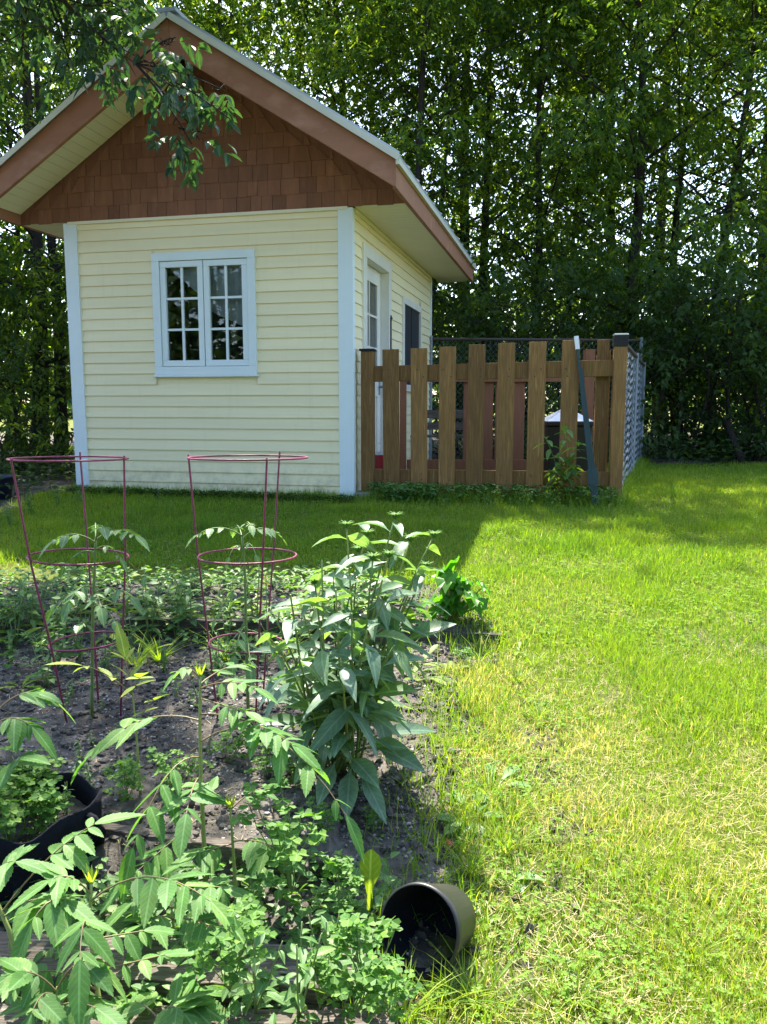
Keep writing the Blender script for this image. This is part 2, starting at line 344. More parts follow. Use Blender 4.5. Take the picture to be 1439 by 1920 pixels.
def nonuni(a, b, st, far, g=1.18):
    m = list(np.arange(a, b, st)); s = st; x = b; hi = []
    while x < far: hi.append(x); s *= g; x += s
    s = st; x = a; lo = []
    while x > -far: s *= g; x -= s; lo.append(x)
    return np.array(lo[::-1]+m+hi)
gx = nonuni(-2.6, 2.4, .022, 420); gy = nonuni(.7, 4.6, .022, 420)
X, Y = np.meshgrid(gx, gy); Z = gz(X, Y)
m = MB(); nx = len(gx); ny = len(gy)
i = np.arange(ny-1)[:, None]*nx; j = np.arange(nx-1)[None]
m.add(np.stack([X, Y, Z], -1).reshape(-1, 3), [np.stack([i+j, i+j+1, i+nx+j+1, i+nx+j], -1).reshape(-1, 4)], soilmask(X, Y).ravel())
tag(m.build('ground', MT['ground'], smooth=True), kind='structure')

# ------------------------------------------------------------------ the shed
YAW = -.2283; SX, SY, SZ = -.2749, 6.9985, .342
W, L, H, ES, EF, SL, ZE, HB = 2.664, 3.878, 2.44, .50, .517, .6432, 2.65, .21
_m = MT['siding']; _nt = _m.node_tree; _p = [n for n in _nt.nodes if n.type == 'BSDF_PRINCIPLED'][0]; _src = _p.inputs['Base Color'].links[0].from_socket
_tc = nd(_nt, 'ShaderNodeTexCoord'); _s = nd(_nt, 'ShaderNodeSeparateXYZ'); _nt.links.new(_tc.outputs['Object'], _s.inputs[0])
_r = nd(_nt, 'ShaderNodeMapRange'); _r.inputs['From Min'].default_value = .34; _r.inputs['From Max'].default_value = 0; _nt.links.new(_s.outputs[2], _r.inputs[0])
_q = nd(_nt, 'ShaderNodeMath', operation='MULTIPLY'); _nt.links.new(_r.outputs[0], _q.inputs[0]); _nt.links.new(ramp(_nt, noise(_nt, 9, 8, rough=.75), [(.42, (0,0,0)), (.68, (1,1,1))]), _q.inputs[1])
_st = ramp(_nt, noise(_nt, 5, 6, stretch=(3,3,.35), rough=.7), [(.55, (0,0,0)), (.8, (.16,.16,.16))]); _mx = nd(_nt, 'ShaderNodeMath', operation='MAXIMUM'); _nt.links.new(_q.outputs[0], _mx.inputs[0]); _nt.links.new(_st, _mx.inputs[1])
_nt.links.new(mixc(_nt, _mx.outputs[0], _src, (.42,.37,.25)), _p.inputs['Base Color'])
shed = empty('garden_shed', (SX, SY, SZ), 'pale yellow clapboard garden shed with red brown shingled gable and white trim', 'shed', rz=YAW)
def lap_wall(u0, u1, z0, z1, exp=.0984, holes=()):
    """lap siding in (u, out, z): each course leans out at its bottom edge"""
    q = []; z = z0
    while z < z1-.01:
        zt = min(z+exp, z1)
        cuts = [(u0, u1)]
        for (a, b, c, d) in holes:
            if zt > c+.005 and z < d-.005:
                cuts = [s for (p, r) in cuts for s in ((p, min(r, a)), (max(p, b), r)) if s[1]-s[0] > .005]
        for (p, r) in cuts: q.append((p, r, z, zt))
        z += exp
    return q
def add_siding(mb, rows, fn):
    for (p, r, z, zt) in rows:
        o = .016; i_ = .004
        v = [fn(p, o, z), fn(r, o, z), fn(r, i_, zt), fn(p, i_, zt), fn(p, 0, z), fn(r, 0, z)]
        mb.add(v, [[[0,1,2,3],[4,5,1,0]]], random.random())
WIN = (-1.825, -.85, 1.07, 2.13)
f_front = lambda u, o, z: (u, -o, z); f_right = lambda u, o, z: (o, u, z); f_left = lambda u, o, z: (-W-o, L-u, z); f_back = lambda u, o, z: (-u, L+o, z)
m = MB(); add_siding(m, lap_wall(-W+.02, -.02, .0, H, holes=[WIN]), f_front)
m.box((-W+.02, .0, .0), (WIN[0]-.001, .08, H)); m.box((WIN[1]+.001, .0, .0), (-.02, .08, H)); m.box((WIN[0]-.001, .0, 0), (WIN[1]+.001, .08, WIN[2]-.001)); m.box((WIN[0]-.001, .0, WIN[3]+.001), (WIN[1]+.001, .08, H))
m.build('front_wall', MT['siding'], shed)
DOOR = (.33, 1.44, .04, 2.215); SWIN = (2.05, 3.16, .95, 1.975)
m = MB(); add_siding(m, lap_wall(.02, L-.02, .0, H, holes=[DOOR, SWIN]), f_right)
m.box((-.08, .09, 0), (0, DOOR[0], H)); m.box((-.08, DOOR[1], 0), (0, SWIN[0], H)); m.box((-.08, SWIN[1], 0), (0, L-.02, H)); m.box((-.08, DOOR[0], DOOR[3]), (0, DOOR[1], H)); m.box((-.08, SWIN[0], SWIN[3]), (0, SWIN[1], H)); m.box((-.08, SWIN[0], 0), (0, SWIN[1], SWIN[2]))
m.build('side_wall', MT['siding'], shed)
m = MB(); add_siding(m, lap_wall(.02, L-.02, 0, H), f_left); m.box((-W, .09, 0), (-W+.08, L-.09, H)); m.build('side_wall', MT['siding'], shed)
m = MB(); add_siding(m, lap_wall(.02, W-.02, 0, H), f_back); m.box((-W+.02, L-.08, 0), (-.02, L, H)); m.build('back_wall', MT['siding'], shed)
m = MB(); m.box((-W+.03, .03, -.35), (-.03, L-.03, -.004)); m.build('foundation', MT['concrete'], shed)
def corner(name, x, y, sx, sy, bottom=0):
    m = MB(); w = .105; t = .026
    # L shaped board: front leg and side leg butt together
    m.box((min(x, x-sx*w), min(y, y+(-sy)*t), bottom) if 0 else (min(x+sx*t, x-sx*w), min(y, y+sy*t), bottom), (max(x+sx*t, x-sx*w), max(y, y+sy*t), H-.012))
    m.box((min(x, x+sx*t), min(y, y-sy*w*.35), bottom), (max(x, x+sx*t), max(y, y-sy*w*.35), H-.012))
    return m.build(name, MT['trim'], shed, bevel=.003)
corner('corner_trim', 0, 0, 1, -1, -.03); corner('corner_trim', -W, 0, -1, -1, .05); corner('corner_trim', 0, L, 1, 1); corner('corner_trim', -W, L, -1, 1)
m = MB(); m.box((-W+.02, -.03, H-.028), (-.02, -.004, H-.002)); m.box((.004, .06, H-.035), (.03, L-.03, H-.002)); m.build('frieze_strip', MT['soffit'], shed)

# front window
def window_unit(parent, fn, u0, u1, z0, z1, sashes, casing=.07, rows=3, cols=2):
    def bx(mb, ua, ub, za, zb, o0, o1):
        pts = [fn(a, o, z) for z in (za, zb) for a, o in ((ua, o1), (ub, o1), (ub, o0), (ua, o0))]; mb.hexa(np.array(pts))
    w = MB()
    bx(w, u0, u1, z1-casing, z1, -.03, .034); bx(w, u0, u1, z0, z0+casing, -.03, .034)
    bx(w, u0, u0+casing, z0+casing, z1-casing, -.03, .0338); bx(w, u1-casing, u1, z0+casing, z1-casing, -.03, .0338)
    wo = w.build('window', MT['trim'], parent, bevel=.003)
    sl = MB(); bx(sl, u0-.012, u1+.012, z0-.022, z0-.001, -.0, .045); sl.build('sill', MT['trim'], wo, bevel=.003)
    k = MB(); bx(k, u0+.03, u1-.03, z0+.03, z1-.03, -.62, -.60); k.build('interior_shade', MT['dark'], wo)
    n = sashes; iw = (u1-u0-2*casing); sw = iw/n
    for s in range(n):
        a = u0+casing+s*sw+.004; b = a+sw-.008; c = z0+casing+.004; d = z1-casing-.004; e = .052
        f = MB(); bx(f, a, b, d-e, d, -.02, .022); bx(f, a, b, c, c+e, -.02, .022); bx(f, a, a+e, c+e, d-e, -.02, .0218); bx(f, b-e, b, c+e, d-e, -.02, .0218)
        f.build('sash', MT['trim'], wo, bevel=.003)
        g = MB(); g.add([fn(a+e, -.004, c+e), fn(b-e, -.004, c+e), fn(b-e, -.004, d-e), fn(a+e, -.004, d-e)], [[[0,1,2,3]]]); g.build('pane', MT['glass'], wo)
        mu = MB()
        for q in range(1, cols):
            uu = a+e+(b-a-2*e)*q/cols; bx(mu, uu-.011, uu+.011, c+e, d-e, -.003, .012)
        for q in range(1, rows):
            zz = c+e+(d-c-2*e)*q/rows; bx(mu, a+e, b-e, zz-.010, zz+.010, -.003, .0105)
        mu.build('muntin', MT['trim'], wo)
        cu = MB()
        if s == 1 or n == 1:
            us = np.linspace(a-.02, b+.02, 25); v = []
            for uu in us: v += [fn(uu, -.06+.012*math.sin(uu*70), c+(d-c)*(.34+.2*(b-uu)/(b-a))), fn(uu, -.06+.012*math.sin(uu*70), d)]
            cu.add(v, [[[2*t, 2*t+2, 2*t+3, 2*t+1] for t in range(24)]])
        else:
            cu.add([fn(a, -.05, d), fn(b+.02, -.05, d), fn(b+.02, -.05, d-.36), fn(a+.1, -.05, d-.08)], [[[0,3,2,1]]])
        cu.build('curtain', MT['curtain'], wo, smooth=True)
    return wo
window_unit(shed, f_front, *WIN, 2)
# door on the side wall
def bxf(mb, fn, ua, ub, za, zb, o0, o1):
    mb.hexa(np.array([fn(a, o, z) for z in (za, zb) for a, o in ((ua, o1), (ub, o1), (ub, o0), (ua, o0))]))
m = MB(); cs = .11
bxf(m, f_right, DOOR[0], DOOR[1], DOOR[3]-cs, DOOR[3], -.11, .034); bxf(m, f_right, DOOR[0], DOOR[0]+cs, DOOR[2], DOOR[3]-cs, -.11, .0335); bxf(m, f_right, DOOR[1]-cs, DOOR[1], DOOR[2], DOOR[3]-cs, -.11, .0335)
door = m.build('door', MT['doorw'], shed, bevel=.004)
m = MB(); da, db, dc, dd = DOOR[0]+cs+.003, DOOR[1]-cs-.003, DOOR[2]+.03, DOOR[3]-cs-.004; st = .14
bxf(m, f_right, da, da+st, dc, dd, -.10, -.055); bxf(m, f_right, db-st, db, dc, dd, -.10, -.055); bxf(m, f_right, da+st, db-st, dd-st, dd, -.10, -.0552); bxf(m, f_right, da+st, db-st, dc, dc+.22, -.10, -.0552); bxf(m, f_right, da+st, db-st, .88, 1.04, -.10, -.0552); bxf(m, f_right, da+st, db-st, dc+.22, .88, -.095, -.07)
m.build('door_leaf', MT['doorw'], door, bevel=.004)
m = MB(); m.add([f_right(da+st, -.075, 1.04), f_right(db-st, -.075, 1.04), f_right(db-st, -.075, dd-st), f_right(da+st, -.075, dd-st)], [[[0,1,2,3]]]); m.build('door_pane', MT['glass'], door)
m = MB(); bxf(m, f_right, da, db, 1.0, dd, -.32, -.31); m.build('dark_room', MT['dark'], door)
m = MB(); um = (da+db)/2; bxf(m, f_right, um-.012, um+.012, 1.04, dd-st, -.074, -.06); zm = (1.04+dd-st)/2
for t in (1, 2): zz = 1.04+(dd-st-1.04)*t/3; bxf(m, f_right, da+st, db-st, zz-.011, zz+.011, -.074, -.0605)
m.build('door_muntin', MT['doorw'], door)
m = MB(); p0 = f_right(db-.07, -.05, .98); m.tube([p0, (p0[0]+.05, p0[1], p0[2])], .012, 8); m.tube([(p0[0]+.05, p0[1], p0[2]), (p0[0]+.055, p0[1]-.10, p0[2])], .010, 8); bxf(m, f_right, db-.095, db-.045, .90, 1.06, -.055, -.049); m.build('handle', MT['galv'], door)
m = MB(); bxf(m, f_right, DOOR[1]-.075, DOOR[1]-.035, 1.2, 1.66, .034, .042); m.tube([f_right(DOOR[1]-.055, .038, 1.66), f_right(DOOR[1]-.055, .038, 1.70)], [.02, .004], 8); m.build('thermometer', MT['screen'], door)
m = MB(); bxf(m, f_right, DOOR[0]-.02, DOOR[1]+.02, -.06, DOOR[2]-.002, -.1, .08); m.build('door_step', MT['doorw'], shed)
# screened window on the side wall
m = MB(); c_ = .075
bxf(m, f_right, SWIN[0], SWIN[1], SWIN[3]-c_, SWIN[3], -.04, .032); bxf(m, f_right, SWIN[0], SWIN[1], SWIN[2], SWIN[2]+c_, -.04, .032); bxf(m, f_right, SWIN[0], SWIN[0]+c_, SWIN[2]+c_, SWIN[3]-c_, -.04, .0316); bxf(m, f_right, SWIN[1]-c_, SWIN[1], SWIN[2]+c_, SWIN[3]-c_, -.04, .0316)
sw = m.build('screen_window', MT['doorw'], shed, bevel=.003)
m = MB(); bxf(m, f_right, SWIN[0]+c_, SWIN[1]-c_, SWIN[2]+c_, SWIN[3]-c_, -.02, .008); m.build('screen', MT['screen'], sw)
m = MB(); um = (SWIN[0]+SWIN[1])/2; bxf(m, f_right, um-.012, um+.012, SWIN[2]+c_, SWIN[3]-c_, .008, .014); m.build('screen_bar', MT['screen'], sw)
# gable: individually cut shingles
XR = -W/2; ZR = ZE+SL*(W/2+ES)
def roof_z(x): return ZR-SL*abs(x-XR)          # top of roof
g = MB(); z = H-.004; row = 0; ex = .127
top_off = .245
def clipx(zz):
    hw = (ZR-top_off-zz)/SL; return XR-hw, XR+hw
g.add([(-W-ES+.02, -.01, H), (ES-.02, -.01, H), (ES-.02, -.01, ZE-.05), (XR, -.01, ZR-.05), (-W-ES+.02, -.01, ZE-.05)], [[[0,1,2,3,4]]], .2)
while z < ZR-top_off-.05:
    zt = z+ex; a, b = clipx(z); a = max(a, -W-ES+.02); b = min(b, ES-.02)
    if row < 2: a, b = -W-ES+.022, ES-.022
    x = a-random.random()*.1
    while x < b:
        w = random.uniform(.085, .19); xa = max(x, a); xb = min(x+w-.0035, b)
        if xb-xa > .02:
            dz = random.uniform(-.004, .004); t = random.uniform(.008, .012)
            za = z+dz; zh = zt+.02
            l0, l1 = clipx(zh)
            ta, tb = (xa, xb) if row < 1 else (max(xa, min(l0, xb)), min(xb, max(l1, xa)))
            g.add([(xa, -.012-t, za), (xb, -.012-t, za), (tb, -.015, zh), (ta, -.015, zh), (xa, -.011, za), (xb, -.011, za), (xb, -.011, zh) if tb == xb else (tb, -.011, zh), (ta, -.011, zh)],
                  [[[0,1,2,3],[4,5,1,0],[0,3,7,4],[1,5,6,2]]], random.random())
        x += w
    z = zt; row += 1
g.build('gable_shingles', MT['shingle'], shed)
# roof slabs, rake boards, fascia, soffits
yf, yb = -EF, L+.53
for sgn in (-1, 1):
    xe = XR+sgn*(W/2+ES+.03); ze = roof_z(xe)
    m = MB(); t = .035
    def rp(x, y, dz): return (x, y, roof_z(x)+dz)
    x0 = XR+sgn*.0005
    m.hexa(np.array([rp(x0, yf-.03, -.002), rp(xe, yf-.03, -.002), rp(xe, yb+.03, -.002), rp(x0, yb+.03, -.002), rp(x0, yf-.03, t), rp(xe, yf-.03, t), rp(xe, yb+.03, t), rp(x0, yb+.03, t)]))
    ro = m.build('roof', MT['metalroof'], shed)
    r = MB()
    for k in range(13):
        yy = yf+.02+k*(yb-yf-.04)/12; r.beam(rp(XR+sgn*.01, yy, t+.012), rp(xe-sgn*.01, yy, t+.012), .025, .024)
    r.build('standing_seam', MT['metalroof'], ro)
    # rake board at the front and the back
    for (y0, y1) in ((yf, yf+.04), (yb-.04, yb)):
        m = MB(); xo = XR+sgn*(W/2+ES)
        m.hexa(np.array([(XR+sgn*.001, y0, ZR-.005-HB*1.19), (xo, y0, roof_z(xo)-.005-HB), (xo, y1, roof_z(xo)-.005-HB), (XR+sgn*.001, y1, ZR-.005-HB*1.19), (XR+sgn*.001, y0, ZR-.005), (xo, y0, roof_z(xo)-.005), (xo, y1, roof_z(xo)-.005), (XR+sgn*.001, y1, ZR-.005)]))
        m.build('rake_board', MT['rake'], shed, bevel=.004)
    # metal drip edge on the front rake
    m = MB(); m.beam(rp(XR+sgn*.01, yf-.034, .004), rp(xe, yf-.034, .010), .007, .046); m.build('drip_edge', MT['drip'], shed)
    # fascia along the eave
    xo = XR+sgn*(W/2+ES); zo = roof_z(xo)
    m = MB(); m.box((xo-.035 if sgn > 0 else xo, yf+.041, zo-.005-HB), (xo if sgn > 0 else xo+.035, yb-.041, zo-.012)); m.build('fascia_board', MT['rake'], shed, bevel=.003)
    m = MB(); m.box((xo+sgn*.003 if sgn > 0 else xo-.032, yf-.03, zo-.055), (xo+.032 if sgn > 0 else xo-.003, yb+.03, zo-.008)); m.build('drip_edge', MT['drip'], shed)
    # horizontal eave soffit with grooves
    m = MB(); a, b = sorted((XR+sgn*(W/2+.03), xo-sgn*.036)); y = .0; k = 0
    while y < L+.45:
        m.box((a, y, H+.0), (b, min(y+.094, L+.45), H+.012)); m.box((a, y+.094, H+.004), (b, y+.10, H+.012)); y += .10
    m.build('eave_soffit', MT['soffit'], shed)
    # sloping rake soffit
    m = MB(); n = 22
    for k in range(n):
        u0 = .10+k*(W/2+ES-.14)/n; u1 = u0+(W/2+ES-.14)/n-.006
        xa, xb = XR+sgn*u0, XR+sgn*u1; dz = -.155
        m.hexa(np.array([(xa, yf+.041, roof_z(xa)+dz), (xb, yf+.041, roof_z(xb)+dz), (xb, -.03, roof_z(xb)+dz), (xa, -.03, roof_z(xa)+dz), (xa, yf+.041, roof_z(xa)+dz+.01), (xb, yf+.041, roof_z(xb)+dz+.01), (xb, -.03, roof_z(xb)+dz+.01), (xa, -.03, roof_z(xa)+dz+.01)]))
    m.build('rake_soffit', MT['soffit'], shed)
m = MB(); m.beam((XR, yf-.035, ZR+.035), (XR, yb+.035, ZR+.035), .16, .03); m.build('ridge_cap', MT['metalroof'], shed)
# back gable and eave returns
m = MB(); m.add([(-W-ES+.04, L+.0, H), (ES-.04, L+.0, H), (ES-.04, L, ZE-.05), (XR, L, ZR-.05), (-W-ES+.04, L, ZE-.05)], [[[4,3,2,1,0]]], .4); m.build('back_gable', MT['shingle'], shed)
# ------------------------------------------------------------------ wooden fence
FL = np.array([-.125, 7.10]); FR = np.array([1.955, 6.78])
def fpt(t, off=0):
    d = FR-FL; d = d/np.linalg.norm(d); n = np.array([d[1], -d[0]]); q = FL+(FR-FL)*t+n*off; return q
fang = math.atan2(*(FR-FL)[::-1])
fence = empty('wooden_fence', (*FL, .34), 'low brown stained picket fence with spaced boards beside the yellow shed', 'fence')
def fb(mb, cx, cy, w, t, z0, z1, rnd=.5, tilt=0, lean=0):
    mb.box((cx-w/2, cy-t/2, z0), (cx+w/2, cy+t/2, z1), rot=(lean, tilt, fang), rnd=rnd)
fo = np.array([FL[0], FL[1], .34])
def fencepart(mb, name, mat, **k):
    mb.V = [v-fo for v in mb.V]; return mb.build(name, mat, fence, **k)
def tof(px, d=6.95): return (at(px, 800, d)[0]-FL[0])/(FR-FL)[0]
for k, (xt, xb, yt, tilt) in enumerate([(733, 738, 655, -.012), (786, 790, 653, -.008), (839, 841, 650, 0), (893, 892, 646, .004), (947, 946, 643, .003), (1004, 1000, 641, .008), (1062, 1059, 638, .006)]):
    m = MB(); t = tof((xt+xb)/2); q = fpt(t, .045); d = q[1]
    zt = at(xt, yt, d)[2]; zb = at(xb, 926+k*.8, d)[2]
    fb(m, q[0], q[1], .142, .024, zb, zt, random.random(), tilt=random.uniform(-.006, .006)+tilt*.5, lean=random.uniform(-.01, .01)); pk = fencepart(m, 'picket', MT['picket'], bevel=.004)
    for zz in (1.38, 1.44, .50, .55):
        sx_ = q[0]+random.choice((-.03, .03))+random.uniform(-.01, .01); sm0 = MB(); sm0.tube([(sx_, q[1]-.0135-.0*k, zz), (sx_, q[1]-.0185, zz)], .006, 8); sm0.V = [v-fo for v in sm0.V]; sm0.build('screw', MT['darkpipe'], pk)
m = MB(); q = fpt(tof(1119), -.045); fb(m, q[0], q[1], .10, .024, .40, at(1119, 637, q[1])[2], .2); fencepart(m, 'picket', MT['picket'], bevel=.004)
for z0, z1 in ((1.34, 1.475), (.46, .585)):
    m = MB(); a = fpt(.0); b = fpt(1.0); m.beam((*a, (z0+z1)/2), (*b, (z0+z1)/2+.04*(z0 > 1)), .04, z1-z0, rnd=.35); fencepart(m, 'rail', MT['picket'], bevel=.004)
m = MB(); fb(m, FL[0]-.01, FL[1], .11, .10, .36, 1.60, .3); pp = fencepart(m, 'post', MT['picket'], bevel=.006)
m = MB(); fb(m, FL[0]-.01, FL[1], .135, .125, 1.602, 1.622); m.V = [v-fo for v in m.V]; m.build('post_cap', MT['dark'], pp, bevel=.006)
m = MB(); fb(m, FR[0], FR[1], .105, .10, .30, 1.66, .9); pp = fencepart(m, 'post', MT['picket'], bevel=.006)
m = MB(); fb(m, FR[0], FR[1], .114, .108, 1.615, 1.71); m.V = [v-fo for v in m.V]; m.build('solar_light', MT['dark'], pp, bevel=.008)
m = MB(); fb(m, FR[0], FR[1], .116, .11, 1.7105, 1.724); m.V = [v-fo for v in m.V]; m.build('light_rim', MT['whitep'], pp, bevel=.006)
# boards of the side run that catch the sun behind the end post
for k, (dy, dx) in enumerate(((.16, .0), (.34, -.02))):
    m = MB(); m.box((FR[0]-.055+dx, FR[1]+dy, .50), (FR[0]-.03+dx, FR[1]+dy+.14, 1.60-.03*k), rnd=.9); fencepart(m, 'side_board', MT['picket'], bevel=.004)

# concrete block under the end of the fence
blk = MB(); bq = at(690, 935, 7.0)
blk.box((bq[0]-.11, 6.97, .26), (bq[0]+.14, 7.2, .385), rot=(0,0,.03)); tag(blk.build('concrete_block', MT['concrete'], bevel=.008), 'grey concrete block under the left fence post beside the shed corner', 'concrete block')

# red stained gate further back
gate = empty('wooden_gate', (.9, 8.7, .34), 'red stained wooden gate frame with a board panel seen through the picket gaps', 'gate')
def gpart(name, pxa, pxb, pya, pyb, d, t, mat, rnd=.5):
    a = at(pxa, pyb, d); b = at(pxb, pya, d); mb = MB(); mb.box((a[0], d, a[2]), (b[0], d+t, b[2]), rnd=rnd); mb.V = [v-np.array([.9, 8.7, .34]) for v in mb.V]; return mb.build(name, mat, gate, bevel=.004)
gpart('gate_post', 750, 763, 690, 905, 8.66, .09, MT['redwood']); gpart('gate_post', 1090, 1117, 655, 900, 8.66, .09, MT['redwood'])
gpart('gate_rail', 763.3, 1089.7, 694, 716, 8.7, .04, MT['redwood'], .6); gpart('gate_rail', 763.3, 1089.7, 862, 882, 8.7, .04, MT['redwood'], .4)
for k in range(4): gpart('gate_board', 868+k*29.6, 868+k*29.6+28.6, 711, 868, 8.742, .022, MT['redwood'], random.random())

# chain link fence: rear run and side run
def chain_link(name, A, B, z0, z1, label, cell=.055, wire=.0016, zig=False):
    A = np.array(A, float); B = np.array(B, float); Ld = np.linalg.norm(B-A); d = (B-A)/Ld
    root = empty(name, (*A, z0), label, 'fence')
    mb = MB(); o = np.array([*A, z0])
    Hh = z1-z0; segs = []
    for s in (-1, 1):
        k = -Hh
        for k in np.arange(-Hh, Ld+Hh, cell*1.3):
            p, q = (k, 0.), (k+Hh*.9, Hh) if s > 0 else (k-Hh*.9, Hh)
            (xa, za), (xb, zb) = p, q
            if xa > xb: xa, za, xb, zb = xb, zb, xa, za
            if xb <= 0 or xa >= Ld: continue
            f0 = max(0, (0-xa)/(xb-xa)); f1 = min(1, (Ld-xa)/(xb-xa))
            segs.append((xa+(xb-xa)*f0, za+(zb-za)*f0, xa+(xb-xa)*f1, za+(zb-za)*f1))
    if not zig:
        for (xa, za, xb, zb) in segs: mb.tube([(d[0]*xa, d[1]*xa, za), (d[0]*xb, d[1]*xb, zb)], wire, 3, cap=False)
    else:       # woven zigzag wires, slightly slack
        for k in np.arange(0, Ld, cell*1.1):
            z = np.arange(0, Hh, cell*.7); z = z+random.random()*cell; z = z[z < Hh]; u = np.clip(k+np.where(np.arange(len(z)) % 2, .5, -.5)*cell*1.15+RNG.normal(0, .004, len(z)), 0, Ld); w_ = .05*(fbm(u*1.5, z*1.2, 9)-.47)
            mb.tube(np.stack([d[0]*u+d[1]*w_, d[1]*u-d[0]*w_, z], 1), wire*random.uniform(.7, 1.3), 3, cap=False)
    mb.build('mesh', MT['galv'], root)
    t = MB(); t.tube([(0, 0, Hh), (d[0]*Ld, d[1]*Ld, Hh)], .018, 8); t.build('top_rail', MT['darkpipe'], root)
    for k in np.linspace(0, Ld, max(2, int(Ld/2)+1)):
        t = MB(); t.tube([(d[0]*k, d[1]*k, -.1), (d[0]*k, d[1]*k, Hh+.04)], .024, 8); t.build('fence_post', MT['galv'], root)
    return root
chain_link('chain_link_fence', (.62, 10.75), (3.45, 11.0), .36, at(900, 636, 10.8)[2], 'rear chain link fence with a dark top pipe behind the shed and pickets')
chain_link('chain_link_fence', (2.03, 6.92), (3.47, 10.9), .34, 1.66, 'silvery chain link fence running back from the post with the solar light', .055, .0017, True)

# bin, stakes, pail, bench behind the fence
bc = at(1058, 890, 8.0); bn = empty('compost_bin', (bc[0], 8.0, .34), 'square black bin with a white peaked lid behind the pickets', 'bin')
m = MB(); m.hexa(np.array([(-.19,-.19,0),(.19,-.19,0),(.19,.19,0),(-.19,.19,0),(-.215,-.215,.60),(.215,-.215,.60),(.215,.215,.60),(-.215,.215,.60)])); m.build('bin_body', MT['black'], bn, bevel=.01)
m = MB(); m.hexa(np.array([(-.235,-.235,.602),(.235,-.235,.602),(.235,.235,.602),(-.235,.235,.602),(-.235,-.235,.645),(.235,-.235,.645),(.235,.235,.645),(-.235,.235,.645)])); m.build('bin_rim', MT['black'], bn, bevel=.008)
m = MB(); m.hexa(np.array([(-.225,-.225,.646),(.225,-.225,.646),(.225,.225,.646),(-.225,.225,.646),(-.05,-.05,.755),(.05,-.05,.755),(.05,.05,.755),(-.05,.05,.755)])); m.build('bin_lid', MT['whitep'], bn, bevel=.006)
for k, (xt, yt, xb, yb_, dd, lab) in enumerate([(1081, 632, 1114, 962, .0, 'dark green steel fence stake with the pale tip leaning on the pickets'), (1084, 660, 1119, 965, .02, 'dark green steel fence stake, the middle one leaning on the pickets'), (1090, 690, 1124, 958, .045, 'shortest dark green steel fence stake leaning on the pickets')]):
    bq = at(xb, yb_, 6.55); tq = at(xt, yt, 6.78-dd*.4)
    rt = empty('steel_stake', bq, lab, 'fence stake', 'steel stakes leaning on the fence')
    d = tq-bq; m = MB(); m.beam((0,0,0), d, .02, .005, up=(0,1,0)); m.beam((0,.012,0), d+np.array([0,.012,0]), .005, .024, up=(0,1,0)); m.build('shaft', MT['stake'], rt)
    m = MB(); u = nrm(d); c0 = u*.30; m.beam(c0-u*.07+np.array([0,-.006,0]), c0+u*.06+np.array([0,-.006,0]), .05, .004, up=(0,1,0)); m.build('anchor_plate', MT['stake'], rt, bevel=.002)
    if k == 0: m = MB(); m.beam(d*.93, d*1.005, .034, .02, up=(0,1,0)); m.build('tip', MT['whitep'], rt)
pq = at(714, 868, 7.75); pl = empty('red_pail', (pq[0], 7.75, pq[2]-.05), 'small red pail with a white rim at the shed door', 'pail')
m = MB(); m.lathe([(0,0),(.062,0),(.07,.13),(.066,.13),(.06,.01),(0,.01)], 20); m.build('pail_body', MT['redp'], pl)
m = MB(); m.lathe([(.064,.131),(.076,.131),(.076,.155),(.064,.155)], 20); m.build('pail_rim', MT['whitep'], pl)
m = MB(); a = np.linspace(0, math.pi, 13); m.tube(np.stack([.072*np.cos(a), 0*a, .155+.085*np.sin(a)], 1), .004, 6); m.build('pail_handle', MT['whitep'], pl)
m = MB(); m.box((pq[0]-.1, 7.68, .30), (pq[0]+.1, 7.95, pq[2]-.052)); tag(m.build('wooden_step', MT['weathered'], bevel=.005), 'low weathered step under the red pail by the shed door', 'step')
bq = at(815, 805, 9.6); be = empty('garden_bench', (bq[0], 9.6, .36), 'grey slatted bench behind the pickets near the rear corner of the shed', 'bench')
m = MB()
for k in range(3): m.box((-.45, -.12+k*.12, .40), (.45, -.03+k*.12, .425))
m.build('seat', MT['weathered'], be)
m = MB(); m.box((-.45, .26, .62), (.45, .285, .72)); m.box((-.45, .26, .48), (.45, .285, .57)); m.build('backrest', MT['weathered'], be)
for sx in (-.4, .4):
    m = MB(); m.box((sx-.03, -.1, 0), (sx+.03, -.05, .40)); m.build('leg', MT['weathered'], be)
    m = MB(); m.box((sx-.03, .286, 0), (sx+.03, .33, .74)); m.build('leg', MT['weathered'], be)
m = MB(); tq = gp(6, 935); m.lathe([(0,0),(.17,0),(.21,.20),(.22,.20),(.22,.215),(.2,.215),(.16,.02),(0,.02)], 28, Matrix.Translation((tq[0]-.12, tq[1], tq[2]-.02))); tag(m.build('plastic_tub', MT['bluetub'], smooth=True), 'dark blue plastic tub in the shade left of the shed', 'tub')

